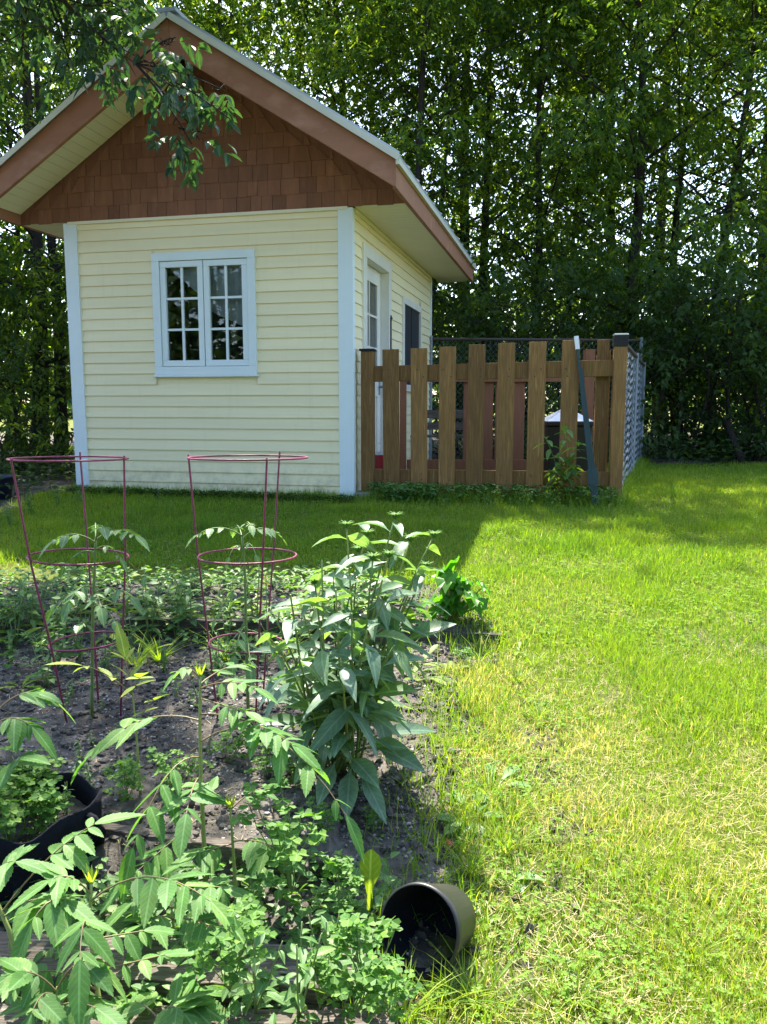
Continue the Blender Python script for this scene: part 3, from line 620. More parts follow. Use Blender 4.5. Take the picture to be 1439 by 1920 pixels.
# ------------------------------------------------------------------ garden beds: boards and timbers
def plank(name, A, B, w, t, mat, label, cat='board', rnd=.5):
    """board with slightly uneven top edge"""
    A = np.array(A, float); B = np.array(B, float); n = 26; d = nrm(B-A); x = nrm(np.cross(d, (0,0,1))); up = np.array([0,0,1.])
    v = []
    for k in range(n):
        f = k/(n-1); p = A+(B-A)*f; e = (random.random()-.5)*.006; s = (random.random()-.5)*.003
        v += [p-x*(w/2+s)-up*t, p+x*(w/2+s)-up*t, p+x*(w/2+s)+up*e, p-x*(w/2+s)+up*(e*.6)]
    q = [[a*4+i, (a+1)*4+i, (a+1)*4+(i+1) % 4, a*4+(i+1) % 4] for a in range(n-1) for i in range(4)]
    m = MB(); m.add(v, [q, [[3,2,1,0]], [[(n-1)*4, (n-1)*4+1, (n-1)*4+2, (n-1)*4+3]]], rnd)
    return tag(m.build(name, mat, bevel=.003), label, cat)
bR = at(652, 1608, 1.80); bL = at(140, 1540, 1.95)
plank('bed_board', (bL[0], bL[1], bL[2]), (bR[0]-.045, bR[1], bR[2]), .034, .13, MT['weathered'], 'weathered grey board along the front of the soil bed', 'board')
m = MB(); m.box((bR[0]-.042, bR[1]-.022, -.08), (bR[0]-.006, bR[1]+.026, bR[2]-.004)); tag(m.build('bed_stake', MT['weathered'], bevel=.004), 'short square stake closing the right end of the front bed board', 'stake')
s2 = at(570, 1600, 1.79); m = MB(); m.box((s2[0]-.014, s2[1]-.035, -.08), (s2[0]+.014, s2[1]-.004, s2[2]-.012)); tag(m.build('bed_stake', MT['weathered'], bevel=.004), 'thin stake nailed to the face of the front bed board', 'stake')
c0 = at(235, 1157, 3.43); c1 = at(700, 1172, 3.42); c2 = at(940, 1188, 3.40)
plank('bed_board', c0, (c1[0]-.02, c1[1], c1[2]+.005), .035, .13, MT['bedboard'], 'dark board along the back bed behind the right tomato cage', 'board')
plank('bed_board', (c1[0]+.0, c1[1]-.01, c1[2]+.004), c2, .035, .13, MT['bedboard'], 'short dark board below the crinkled leaf plant at the lawn edge', 'board')
ta = at(-160, 1782, 1.50); tb = at(690, 1842, 1.455)
plank('landscape_timber', (ta[0], ta[1], .062), (tb[0], tb[1], .048), .12, .12, MT['weathered'], 'thick weathered landscape timber lying across the bottom left corner', 'timber')
ta = at(-160, 1900, 1.33); plank('landscape_timber', (ta[0], 1.315, .05), (.02, 1.30, .045), .10, .12, MT['weathered'], 'nearest weathered timber lying under the foreground leaves', 'timber')

# ------------------------------------------------------------------ pots
gpz = at(45, 1505, 1.86)
gb = empty('grow_bag', (gpz[0], gpz[1], .0), 'wide black fabric grow bag full of weeds at the left edge', 'planter')
m = MB(); n = 48; a = np.arange(n)*2*math.pi/n; R0 = .168; zr = gpz[2]
prof = [(.93, .02), (.99, .10), (1.0, zr-.03), (1.01, zr), (.985, zr), (.965, zr-.03), (.95, zr-.07)]
rim = 1+.05*np.sin(a*2+.6)+.03*np.sin(a*5+1)
v = np.concatenate([np.stack([R0*p*rim*np.cos(a), R0*p*rim*np.sin(a), z+(.012*np.sin(a*3+2)+.008*np.sin(a*7))*(z > .1)], 1) for p, z in prof])
i = np.arange(len(prof)-1)[:, None]*n; j = np.arange(n)[None]; k = (j+1) % n
m.add(v, [np.stack(np.broadcast_arrays(i+j, i+k, i+n+k, i+n+j), -1).reshape(-1, 4)]); m.build('fabric_wall', MT['fabric'], gb, smooth=True)
m = MB(); aa, rr = np.meshgrid(np.arange(40)*2*math.pi/40, np.linspace(0, R0*.99, 12)); xx = rr*np.cos(aa); yy = rr*np.sin(aa)
i = np.arange(11)[:, None]*40; j = np.arange(40)[None]; k = (j+1) % 40
m.add(np.stack([xx, yy, zr-.07+(fbm(xx*30, yy*30, 4)-.5)*.03], -1).reshape(-1, 3), [np.stack(np.broadcast_arrays(i+j, i+k, i+40+k, i+40+j), -1).reshape(-1, 4)], 1.); m.build('potting_soil', MT['ground'], gb, smooth=True)
m = MB(); hp = [( .155,-.03,zr-.01),(.185,-.04,zr-.02),(.20,-.03,zr-.06),(.185,.0,zr-.10),(.165,.01,zr-.11)]
m.tube(hp, .009, 6); m.build('handle_strap', MT['fabric'], gb, smooth=True)
# tipped nursery pot
po = at(784, 1776, 1.50); ax = nrm(np.array([.42, .78, -.36])); po[2] = .099
R_ = Vector(ax).to_track_quat('Z', 'Y').to_matrix().to_4x4(); M_ = Matrix.Translation(Vector(po))@R_
M_ = M_; pot = empty('nursery_pot', po, 'black plastic nursery pot tipped on its side at the lawn edge', 'pot')
M0 = R_
m = MB(); m.lathe([(.083,0),(.087,0),(.087,.022),(.0835,.024),(.0665,.158),(.0,.160)], 48, M0); m.build('pot_wall', MT['olive'], pot, smooth=True)
m = MB(); m.lathe([(.0828,.001),(.0805,.022),(.0635,.152),(.0,.154)], 48, M0); m.build('pot_inside', MT['fabric'], pot, smooth=True)

# ------------------------------------------------------------------ plants
def arc(a, b, sag, n=7):
    a = np.asarray(a, float); b = np.asarray(b, float); t = np.linspace(0, 1, n)[:, None]
    return a+(b-a)*t+np.array([0,0,1.])*sag*4*t*(1-t)
def frond(lf, st, a, b, pairs, ll, lw, sag=.03, T=T_SER, droop=.45, rnd=None, start=.25, rs=.0016, tip=1.15):
    """pinnate leaf from a to b"""
    p = arc(a, b, sag, 9); st.tube(p, np.linspace(rs*1.3, rs*.6, 9), 5, cap=False)
    tt = np.linspace(start, .93, pairs); P = np.stack([np.interp(tt, np.linspace(0,1,9), p[:, i]) for i in range(3)], 1)
    F = nrm(p[-1]-p[-2]); F0 = nrm(b-np.asarray(a)); S = nrm(np.cross(F0, (0,0,1)))
    for s in (-1, 1):
        n = len(tt); env = np.sin(np.pi*(.18+.72*np.linspace(0, 1, n)))**.6
        D = S*s*.85+F0*.45+np.array([0,0,-1.])*(droop*.8+RNG.normal(0, .16, (n, 1)))+RNG.normal(0, .10, (n, 3))
        lf.leaves(P, D, np.array([0,0,1.])+S*s*.25+RNG.normal(0, .15, (n, 3)), ll*env*RNG.uniform(.88, 1.1, n), lw*env, T, RNG.uniform(.05, .25, n), None if rnd is None else np.clip(rnd+RNG.normal(0, .1, n), 0, 1))
    lf.leaves([p[-1]], F+np.array([0,0,-droop*.5]), np.array([0,0,1.]), ll*tip, lw*1.05, T, .15, None if rnd is None else rnd)
def plant(name, loc, label, cat, group=None): return empty(name, loc, label, cat, group)
def finish(root, parts):
    o = np.array(root.location)
    for mb, name, mat, sm in parts:
        if mb.n:
            mb.V = [v-o for v in mb.V]; mb.build(name, mat, root, smooth=sm)
def sumac(stem_px, fronds, label, r=.006, lmat='lf_sumac', ll=.088, lw=.036, bud=True, name='sumac_seedling'):
    """stem_px: [(px,py,depth)...] from the ground up; fronds: (base frac, (px,py,depth) of the tip, pairs, ll factor, sag)"""
    S = np.array([at(*q) for q in stem_px]); S[0, 2] = min(S[0, 2], gz(S[0, 0], S[0, 1]))-.01
    root = plant(name, S[0], label, 'sumac plant', 'sumac seedlings in the garden bed')
    st = MB(); rk = MB(); lf = MB(); b = MB()
    n = 12; t = np.linspace(0, 1, len(S)); tt = np.linspace(0, 1, n); SS = np.stack([np.interp(tt, t, S[:, i]) for i in range(3)], 1)
    st.tube(SS, np.linspace(r, r*.45, n), 8)
    for f in fronds:
        fr, tip, pr, k, sag = f[:5]; a = np.array([np.interp(fr, tt, SS[:, i]) for i in range(3)])
        frond(lf, rk, a, at(*tip), pr, ll*k, lw*k, sag, droop=f[5] if len(f) > 5 else .25, start=f[6] if len(f) > 6 else .42)
    if bud:
        top = SS[-1]
        for k in range(9):
            a = k*2.4; D = np.array([math.cos(a)*.35, math.sin(a)*.35, 1.]); b.leaves([top-np.array([0,0,.012])], D, np.array([math.cos(a), math.sin(a), .2]), .035+.012*random.random(), .007, T_OV, -.1)
    finish(root, [(st, 'stem', MT['stemy'], True), (rk, 'leaf_stalk', MT['stemr'], True), (lf, 'foliage', MT[lmat], False), (b, 'bud', MT['lf_yel'], False)])
    return root
sumac([(387,1660,1.78),(378,1480,1.80),(375,1360,1.82),(376,1262,1.84)], [(.93,(455,1245,1.98),4,.62,.01),(.96,(330,1262,1.8),3,.5,.02),(.9,(478,1290,1.78),4,.7,.015),(.84,(462,1335,1.72),4,.7,.0),(.74,(548,1395,1.70),6,1.0,.02),(.70,(170,1415,1.86),5,1.0,.045),(.58,(650,1530,1.62),4,1.05,.10,.7),(.50,(250,1590,1.60),4,1.15,.06,.7),(.40,(350,1525,1.62),4,1.,.02),(.25,(250,1640,1.66),5,1.0,.0,.2)], 'tallest sumac seedling standing in front of the soil bed board')
sumac([(197,1935,1.36),(182,1850,1.40),(168,1740,1.44),(172,1650,1.47)], [(.9,(95,1650,1.42),4,.9,.02),(.85,(395,1690,1.36),5,1.05,.05,.6),(.7,(60,1730,1.34),3,1.1,.05,.8),(.62,(150,1800,1.24),3,1.0,.05,.9),(.6,(270,1745,1.46),3,.8,.0,.3),(.42,(310,1790,1.40),3,.7,.0,.2),(.3,(20,1840,1.30),4,1.0,.03,.7),(.24,(110,1890,1.26),4,.9,.03,.7)], 'foreground sumac seedling with a pointed bud and pale curled leaf')
sumac([(44,1830,1.46),(20,1750,1.48),(-6,1690,1.50),(-20,1640,1.52)], [(.55,(178,1545,1.58),5,1.05,.02,.55),(.5,(120,1690,1.40),4,1.0,.02,.5),(.8,(30,1615,1.5),3,1.,.02)], 'sumac seedling leaning out of the left edge beside the grow bag', bud=False)
sumac([(444,1700,1.72),(438,1600,1.73),(432,1510,1.75)], [(.95,(500,1475,1.80),3,.7,.01),(.95,(380,1475,1.78),3,.7,.01),(.62,(520,1590,1.66),5,.95,.01,.5),(.6,(370,1600,1.68),4,.85,.0,.4),(.3,(370,1700,1.6),4,1.0,.02,.7)], 'short sumac seedling right of the tallest one behind the sorrel', .005)
sumac([(262,1440,2.10),(255,1360,2.12),(248,1290,2.12)], [(.9,(155,1248,2.02),2,1.,.015,.1),(.95,(262,1270,2.0),2,1.0,.0,.0),(.95,(235,1232,2.15),2,1.0,.0,-.4),(.5,(290,1312,2.05),2,.8,.01,.1)], 'small sumac seedling with glowing yellow green leaves by the left cage', .004, 'lf_yel', bud=False)  # sun shining through these leaves is put into a yellower leaf colour
sumac([(-25,1420,1.75),(-15,1370,1.76),(-5,1330,1.78)], [(.95,(98,1312,1.85),5,.9,.03,.3),(.6,(60,1362,1.74),4,1.,.02,.6),(.3,(40,1420,1.70),3,1.,.02,.6)], 'sumac seedling at the left edge above the grow bag', bud=False)
sumac([(305,1960,1.27),(300,1930,1.28),(296,1905,1.29)], [(.9,(370,1862,1.34),5,1.1,.01,.2),(.9,(245,1880,1.32),3,1.0,.01,.4),(.8,(345,1900,1.26),4,1.,.02,.3)], 'lowest sumac seedling at the bottom edge over the nearest timber', .004, bud=False)

sumac([(96,1960,1.26),(100,1900,1.27),(108,1850,1.28)], [(.9,(20,1830,1.24),4,.95,.02,.3),(.95,(190,1815,1.30),4,.95,.03,.4),(.8,(60,1900,1.2),3,.9,.02,.5),(.6,(180,1890,1.22),3,.9,.01,.4)], 'sumac seedling in the bottom left corner over the nearest timber', .004, bud=False)
sumac([(330,1790,1.56),(326,1740,1.57),(322,1700,1.58)], [(.95,(420,1665,1.54),4,.9,.02,.3),(.95,(250,1690,1.54),4,.9,.02,.4),(.7,(400,1740,1.5),4,.9,.01,.5),(.7,(270,1750,1.5),3,.9,.02,.5)], 'low sumac seedling in the dark gap behind the landscape timber', .004, bud=False)
# blue green clump of tall stalks in the middle of the bed
cb = gp(638, 1445); 
clump = plant('flowering_clump', cb, 'tall clump of blue green lance leaved stalks with green buds in the soil bed', 'perennial plant')
tips = [(650,985,2.20,1),(742,968,2.22,1),(815,1003,2.28,1),(604,1050,2.12,0),(545,1115,2.02,0),(700,1045,2.12,1),(566,1140,2.2,0),(786,1065,2.2,0),(672,1030,2.32,1),(630,1105,2.05,0),(512,1150,2.12,0),(722,1120,2.05,1),(760,1150,2.3,0),(600,1180,1.98,0),(800,1060,2.25,1),(770,1010,2.3,1),(690,1000,2.3,1),(590,1090,2.2,1),(730,1040,2.15,1),(660,1150,1.98,0),(690,1180,1.95,0),(640,1240,1.95,0),(560,1230,2.0,0),(740,1210,2.0,0),(520,1210,2.1,0),(770,1120,2.25,0),(625,1070,2.3,0)]
for k, (tx, ty, td, fl) in enumerate(tips):
    b0 = cb+np.array([RNG.normal(0, .035), RNG.normal(0, .03), -.01]); t0 = at(tx, ty, td)
    mid = (b0+t0)/2+np.array([(t0[0]-b0[0])*-.12, 0, .02]); p = np.array([b0*(1-t)**2+2*mid*t*(1-t)+t0*t*t for t in np.linspace(0, 1, 10)])
    root = None; st = MB(); st.tube(p, np.linspace(.0045, .0024, 10), 6)
    st.V = [v-cb for v in st.V]; so = st.build('stalk', MT['stemg' if k % 3 else 'stemy'], clump, smooth=True)
    lf = MB(); n = random.randint(7, 10)+4*fl
    for q in range(n):
        f = .27+.71*q/(n-1)+random.uniform(-.04, .04); f = min(f, .99); pp = np.array([np.interp(f, np.linspace(0,1,10), p[:, i]) for i in range(3)]); a = q*2.4+k*1.3
        D = np.array([math.cos(a), math.sin(a)*.8, random.uniform(-.2, .9)]); l = random.uniform(.095, .155)*(1.06-.3*f)
        lf.leaves([pp], D, np.array([-math.cos(a)*.4, -math.sin(a)*.4, 1.])+RNG.normal(0, .35, 3), l, l*random.uniform(.30, .42), T_LAN, random.uniform(.3, 1.0))
    lf.V = [v-cb for v in lf.V]; lf.build('foliage', MT['lf_cone'], so, smooth=True)
    if fl:
        bd = MB(); top = p[-1]; bd.lathe([(.003,-.008),(.010,-.002),(.012,.006),(.0,.010)], 10, Matrix.Translation(Vector(top)))
        for q in range(16):
            a = q*2.399; e = .5+.5*(q/16); D = np.array([math.cos(a)*e, math.sin(a)*e, .55]); bd.leaves([top], D, np.array([0,0,1.]), .026, .005, T_OV, .3)
        bd.V = [v-cb for v in bd.V]; bd.build('flower_bud', MT['lf_sorrel'], so)
bl = MB(); pt = MB()
for (tx, ty, td, l) in [(560,1450,2.02,.17),(598,1500,1.96,.15),(650,1525,1.93,.16),(720,1530,1.90,.17),(785,1435,2.03,.16),(745,1395,2.05,.14),(700,1460,1.98,.15),(820,1360,2.28,.20),(620,1400,1.95,.16),(510,1425,2.1,.15),(500,1350,2.1,.14),(730,1330,2.0,.13),(840,1165,2.2,.16),(690,1255,2.0,.12),(520,1270,2.15,.14),(560,1320,2.05,.13),(690,1290,1.98,.13),(765,1290,2.1,.13),(600,1285,2.0,.13),(480,1300,2.2,.12)]:
    t0 = at(tx, ty, td); o = cb+np.array([RNG.normal(0, .03), RNG.normal(0, .03), .02+.26*max(0, (1400-ty)/300)]); v = t0-o; dn = np.linalg.norm(v); ln = min(l, dn*.85)
    up = o+v*(1-ln/dn)+np.array([0,0,.05 if ty > 1400 else .03]); pt.tube(arc(o, up, .015, 6), .0028, 5, cap=False); D = t0-up
    bl.leaves([up], nrm(D)+np.array([0,0,.12]), np.array([-v[0]*.3, -.5, 1.]), ln, .044+.016*random.random(), T_LAN, .3)
pt.V = [v-cb for v in pt.V]; pt.build('leaf_stalks', MT['stemg'], clump, smooth=True)
bl.V = [v-cb for v in bl.V]; bl.build('basal_leaves', MT['lf_cone'], clump, smooth=True)

# tomato cages and plants
def cage(base, top, radii, hts, phis, label):
    base = np.array(base); top = np.array(top); root = empty('tomato_cage', base, label, 'tomato cage', 'pink wire tomato cages'); axis = (top-base); h = np.linalg.norm(axis)
    for r, hh in zip(radii, hts):
        c = axis*hh; a = np.linspace(0, 2*math.pi, 49); tl = random.uniform(-.05, .05)
        m = MB(); m.tube(np.stack([c[0]+r*np.cos(a), c[1]+r*np.sin(a), c[2]+r*np.cos(a)*tl-r*np.sin(a)*.026], 1), .0033, 6, cap=False); m.build('ring', MT['cage'], root, smooth=True)
    for ph in phis:
        a = math.radians(ph); u = np.array([math.cos(a), math.sin(a), 0]); pts = [axis*0+u*radii[-1]*.72+np.array([0,0,-.08])]+[axis*hh+u*(r+.003) for r, hh in zip(radii[::-1], hts[::-1])]+[axis*1.012+u*(radii[0]+.004)]
        m = MB(); m.tube(pts, .0034, 6); m.build('leg', MT['cage'], root, smooth=True)
b1 = gp(178, 1342); cage(b1, at(130, 860, b1[1]), [.183, .157, .12], [1., .63, .30], (-132, -6, 100), 'left pink wire tomato cage leaning a little to the left')
b2 = gp(462, 1348); cage(b2, at(466, 858, b2[1]), [.188, .158, .122], [1., .635, .30], (180, 66, -64), 'right pink wire tomato cage standing upright before the shed window')
def tomato(stem, tips, label, mid=()):
    S = np.array([at(*q) for q in stem]); S[0, 2] = gz(S[0, 0], S[0, 1])-.01; root = plant('tomato_plant', S[0], label, 'tomato plant', 'caged tomato plants')
    st = MB(); lf = MB(); n = 10; t = np.linspace(0, 1, len(S)); SS = np.stack([np.interp(np.linspace(0,1,n), t, S[:, i]) for i in range(3)], 1); st.tube(SS, np.linspace(.006, .0035, n), 7)
    for fr, tip, pr, k in tips:
        a = np.array([np.interp(fr, np.linspace(0,1,n), SS[:, i]) for i in range(3)]); frond(lf, st, a, at(*tip), pr, .062*k, .034*k, .025, T_LOBE, .5, start=.45, rs=.002)
    finish(root, [(st, 'stem', MT['stemg'], True), (lf, 'foliage', MT['lf_tom'], False)])
tomato([(172,1338,2.6),(174,1180,2.58),(178,1060,2.57),(180,1010,2.57)], [(1,(180,985,2.7),2,.8),(.98,(255,1005,2.5),4,1.),(.95,(100,1015,2.5),3,1.),(.97,(195,990,2.4),2,.9),(.85,(225,1045,2.55),2,.8),(.83,(120,1065,2.7),2,.7),(.55,(130,1130,2.45),3,1.),(.52,(245,1120,2.5),3,1.),(.5,(190,1140,2.4),3,1.),(.5,(100,1140,2.7),3,1.),(.3,(150,1170,2.42),2,.8),(.45,(215,1165,2.4),2,.9)], 'bushier tomato plant growing inside the left cage')
tomato([(466,1335,2.58),(462,1180,2.56),(460,1080,2.56),(455,1005,2.56)], [(1,(370,1003,2.5),3,.8),(.98,(520,1000,2.6),4,.8),(.97,(440,990,2.7),2,.8),(1,(470,985,2.45),2,.7),(.9,(480,1040,2.5),1,.6),(.88,(430,1045,2.5),1,.6),(.62,(405,1160,2.5),2,.7),(.35,(440,1230,2.42),3,1.),(.33,(520,1230,2.48),3,.9),(.3,(470,1250,2.40),2,1.),(.4,(500,1190,2.6),2,.8)], 'lanky tomato plant growing inside the right cage')

# small weeds: prototypes copied with their parts
def proto_sorrel(h=.16, n=9, mat='lf_sorrel', ll=.018):
    root = plant('wood_sorrel', (0,0,0), '', 'wood sorrel'); st = MB(); lf = MB()
    for k in range(n):
        a = random.random()*6.28; e = random.uniform(.1, .5); top = np.array([math.cos(a)*h*e, math.sin(a)*h*e, h*random.uniform(.45, 1)])
        p = arc((0,0,-.01), top, 0, 5); p[1:4] += RNG.normal(0, .004, (3, 3)); st.tube(p, .0013, 5, cap=False)
        for q in range(random.randint(3, 6)):
            c = top+RNG.normal(0, .018, 3)*(1 if q else 0)+np.array([0,0,-.012*q]); tl = RNG.normal(0, .25, 2); s = ll*random.uniform(.8, 1.35)
            b = random.random()*6.28
            for w in range(3):
                aa = b+w*2.094; lf.leaves([c], (math.cos(aa), math.sin(aa), -.12+tl[0]*.4), np.array([tl[0], tl[1], 1.]), s, s*1.1, T_HEART, .1)
    finish(root, [(st, 'stem', MT['stemg'], True), (lf, 'foliage', MT[mat], False)]); return root
def proto_rosette(n=9, L=.13, W=.03, T=T_DAND, mat='lf_dand', up=.5, name='dandelion', cat='weed', bend=.5):
    root = plant(name, (0,0,0), '', cat); lf = MB(); k = np.arange(n); a = k*2.4+RNG.random(n)*.5
    u = up*RNG.uniform(.3, 1.5, n); D = np.stack([np.cos(a), np.sin(a), u], 1)
    lf.leaves(np.zeros((n, 3)), D, np.stack([-np.cos(a)*.5, -np.sin(a)*.5, np.ones(n)], 1), L*RNG.uniform(.6, 1.15, n), W*RNG.uniform(.8, 1.2, n), T, bend*RNG.uniform(.5, 1.3, n))
    finish(root, [(lf, 'foliage', MT[mat], True)]); return root
def proto_leafy(h=.18, n=16, L=.05, W=.022, T=T_OV, mat='lf_weed', stems=3, name='leafy_weed', cat='weed', spread=.3):
    root = plant(name, (0,0,0), '', cat); st = MB(); lf = MB()
    for s in range(stems):
        a0 = s*2.1+random.random(); top = np.array([math.cos(a0)*h*spread*random.random(), math.sin(a0)*h*spread*random.random(), h*random.uniform(.65, 1)]); p = arc((0,0,-.01), top, .0, 6); st.tube(p, np.linspace(.0026, .0014, 6), 5)
        m_ = n//stems+1
        for q in range(m_):
            f = .2+.8*q/m_; pp = (1-f)*np.zeros(3)+f*top; a = q*2.4+s; l = L*random.uniform(.7, 1.2)*(1.15-.5*f)
            lf.leaves([pp], (math.cos(a), math.sin(a), random.uniform(-.1, .6)), np.array([-math.cos(a)*.3, -math.sin(a)*.3, 1.])+RNG.normal(0, .2, 3), l, W*l/L, T, random.uniform(.1, .6))
    finish(root, [(st, 'stem', MT['stemg'], True), (lf, 'foliage', MT[mat], True)]); return root
def proto_feather(h=.16, n=6, mat='lf_weed'):
    root = plant('feathery_weed', (0,0,0), '', 'weed'); st = MB(); lf = MB()
    for k in range(n):
        a = k*2.4; t = np.array([math.cos(a)*h*.6, math.sin(a)*h*.6, h*random.uniform(.5, 1)]); frond(lf, st, np.array([0,0,-.01]), t, 8, .035, .010, .03, T_OV, .1, start=.3)
    finish(root, [(st, 'stem', MT['stemg'], True), (lf, 'foliage', MT[mat], False)]); return root
def proto_tuft(h=.2, n=28, mat='grass', wide=.004):
    root = plant('grass_tuft', (0,0,0), '', 'grass'); lf = MB(); a = RNG.random(n)*6.28; u = RNG.uniform(.8, 3, n)
    for k in range(n):
        P = np.array([math.cos(a[k]), math.sin(a[k]), 0])*.012; l = h*random.uniform(.5, 1.1); D = np.array([math.cos(a[k]), math.sin(a[k]), u[k]])
        T = T_outline([(0,1),(.3,1),(.6,.8),(.85,.4),(1,.03)], .2); lf.leaves([P], D, np.array([-math.cos(a[k]), -math.sin(a[k]), .3]), l, wide, T, random.uniform(.2, .7), random.uniform(.1, .75))
    finish(root, [(lf, 'blades', MT[mat], True)]); return root
PR = dict(sorrel=[proto_sorrel(.17, 10), proto_sorrel(.13, 8), proto_sorrel(.2, 12)],
          dand=[proto_rosette(9, .14, .034), proto_rosette(7, .11, .03, T_SPAT, 'lf_dand', .9)],
          broad=[proto_rosette(8, .09, .04, T_OV, 'lf_weed', .35, 'broad_leaf_weed'), proto_rosette(10, .12, .045, T_SPAT, 'lf_weed', .5, 'broad_leaf_weed')],
          leafy=[proto_leafy(.18), proto_leafy(.25, 22, .06, .028, T_SER), proto_leafy(.15, 20, .032, .016, T_OV, 'lf_sorrel', 4)],
          tall=[proto_leafy(.32, 26, .06, .014, T_LAN, 'lf_weed', 3, 'narrow_leaf_weed')],
          feather=[proto_feather(.16), proto_feather(.12, 7)],
          tuft=[proto_tuft(.2), proto_tuft(.14, 34)],
          seed=[proto_leafy(.05, 6, .022, .011, T_OV, 'lf_weed', 1, 'seedling', 'seedling'), proto_leafy(.075, 9, .024, .009, T_LAN, 'lf_weed', 1, 'seedling', 'seedling')])
used = set()
def put(kind, px, py, s, label, group, d=None, v=None):
    v = random.randrange(len(PR[kind])) if v is None else v; src = PR[kind][v]
    p = gp(px, py) if d is None else at(px, py, d)
    if (kind, v) in used: o = copy_tree(src)
    else: o = src; used.add((kind, v))
    o.location = tuple(p); o.rotation_euler = (random.uniform(-.1, .1), random.uniform(-.1, .1), random.random()*6.28); o.scale = (s, s, s)
    o['label'] = label; o['group'] = group; return o

# wood sorrel in the foreground
for k, (px, py, d, sc, lab) in enumerate([(548,1665,1.62,1.1,'tall wood sorrel right of the short sumac seedling'),(640,1700,1.60,.7,'wood sorrel left of the upright dandelion leaf'),(430,1850,1.36,.85,'wood sorrel standing in front of the timber near the bottom centre'),(690,1850,1.34,.95,'bright yellow green wood sorrel left of the tipped pot'),(660,1905,1.30,.8,'sunlit wood sorrel at the bottom edge beside the grass'),(730,1900,1.29,.7,'sunlit wood sorrel just below the tipped pot'),(600,1885,1.31,.65,'wood sorrel over the right end of the timber')]):
    put('sorrel', px, py, sc, lab, 'wood sorrel in the foreground', d)
for k, (px, py, sc) in enumerate([(430,1430,.7),(500,1460,.6),(560,1480,.6),(330,1480,.7),(610,1560,.45),(240,1500,.8),(700,1560,.4),(530,1600,.6),(868,1250,.6)]):
    put('sorrel', px, py, sc, 'small wood sorrel sprouting from the bare soil of the bed' if k < 8 else 'wood sorrel with pale heads in front of the short dark bed board', 'wood sorrel in the soil bed')
for (px, py, d, sc) in [(20,1545,1.80,.9),(60,1530,1.84,1.),(100,1520,1.84,.8),(40,1500,1.92,.9),(10,1480,1.95,1.),(75,1480,1.95,.8)]:
    o = put('sorrel', px, py, sc, 'wood sorrel growing inside the black grow bag', 'weeds in the grow bag', d); o.location[2] = zr-.08
o = put('tall', 125, 1520, .42, 'upright narrow leaved weed at the right side of the grow bag', 'weeds in the grow bag', 1.86); o.location[2] = zr-.08
for (px, py, sc) in [(150,1240,1.2),(200,1260,1.),(360,1190,1.2),(480,1180,1.3),(30,1210,1.3),(560,1250,1.1),(590,1190,1.2),(410,1260,.8),(280,1200,1.3),(650,1180,1.2),(110,1250,1.2),(340,1150,1.3),(240,1170,1.2),(430,1160,1.1),(160,1190,1.3),(90,1290,1.0),(120,1200,1.),(60,1180,1.1),(310,1260,.8),(330,1200,1.),(430,1210,.9),(520,1200,1.1),(610,1210,.9),(20,1250,1.),(250,1220,.9)]:
    put('leafy', px, py, sc, 'leafy weed among the plants behind the tomato cages', 'leafy weeds behind the cages')
for (px, py, sc) in [(372,938,.9),(432,940,.5),(300,938,.5),(235,934,.6),(560,944,.5),(110,950,1.2),(60,965,1.4),(20,990,1.3),(150,945,.8)]:
    put('leafy', px, py, sc, 'small weed growing against the foot of the shed front wall', 'weeds along the shed foot')
for (px, py, sc) in [(30,1165,1.3),(70,1150,1.2),(110,1165,1.1),(150,1140,1.),(5,1190,1.2),(300,1180,.9),(80,1230,1.)]:
    put('feather', px, py, sc, 'feathery weed at the left of the back bed', 'feathery weeds in the back bed')
for (px, py, sc) in [(130,1155,1.),(280,1150,1.),(350,1130,1.1),(500,1150,1.),(470,1130,.9),(180,1140,1.4),(230,1160,1.3),(320,1160,1.3),(400,1170,1.2),(60,1200,1.3),(100,1180,1.2),(530,1170,1.3),(270,1230,1.1),(560,1140,1.2),(620,1130,1.),(250,1125,.8),(40,1290,.8),(210,1190,.9),(420,1140,.9),(690,1140,1.)]:
    put('dand', px, py, sc, 'dandelion rosette growing along the back bed', 'dandelions in the back bed')
for (px, py, sc) in [(795,1245,.9),(840,1262,.7),(790,1275,.9),(910,1290,.6),(975,1225,.6)]:
    put('dand', px, py, sc, 'dandelion at the soil edge below the short dark bed board', 'dandelions at the lawn edge')
for (px, py, sc) in [(880,1540,.9),(930,1480,.9),(905,1510,.8),(860,1570,.6),(960,1650,.8),(900,1720,.5),(1090,1850,.42),(1060,1820,.35)]:
    put('broad', px, py, sc, 'broad leaf weed in the thin grass at the right of the soil', 'broad leaf weeds in the lawn')
for (px, py, sc) in [(290,1560,.0),(330,1650,1.),(250,1720,1.1),(150,1800,1.1),(520,1850,.9),(60,1760,1.1),(380,1750,1.),(620,1800,.9),(560,1860,.9),(700,1740,.7),(310,1830,1.),(470,1660,.9),(420,1790,1.1)]:
    if sc: put('broad', px, py, sc, 'dark broad leaf weed in the shade under the sumac seedlings', 'broad leaf weeds in the foreground')
for (px, py, d, sc) in [(560,1905,1.30,1.0),(610,1850,1.38,.9),(480,1890,1.31,.9)]:
    put('leafy', px, py, sc, 'leafy weed leaning over the right end of the timbers', 'leafy weeds at the bottom edge', d)
for (px, py, sc) in [(255,1250,1.1),(300,1240,1.2),(430,1240,1.),(540,1235,.8),(760,1230,.7)]:
    put('tuft', px, py, sc, 'long arching grass tuft in front of the dark back board', 'grass tufts in the beds')
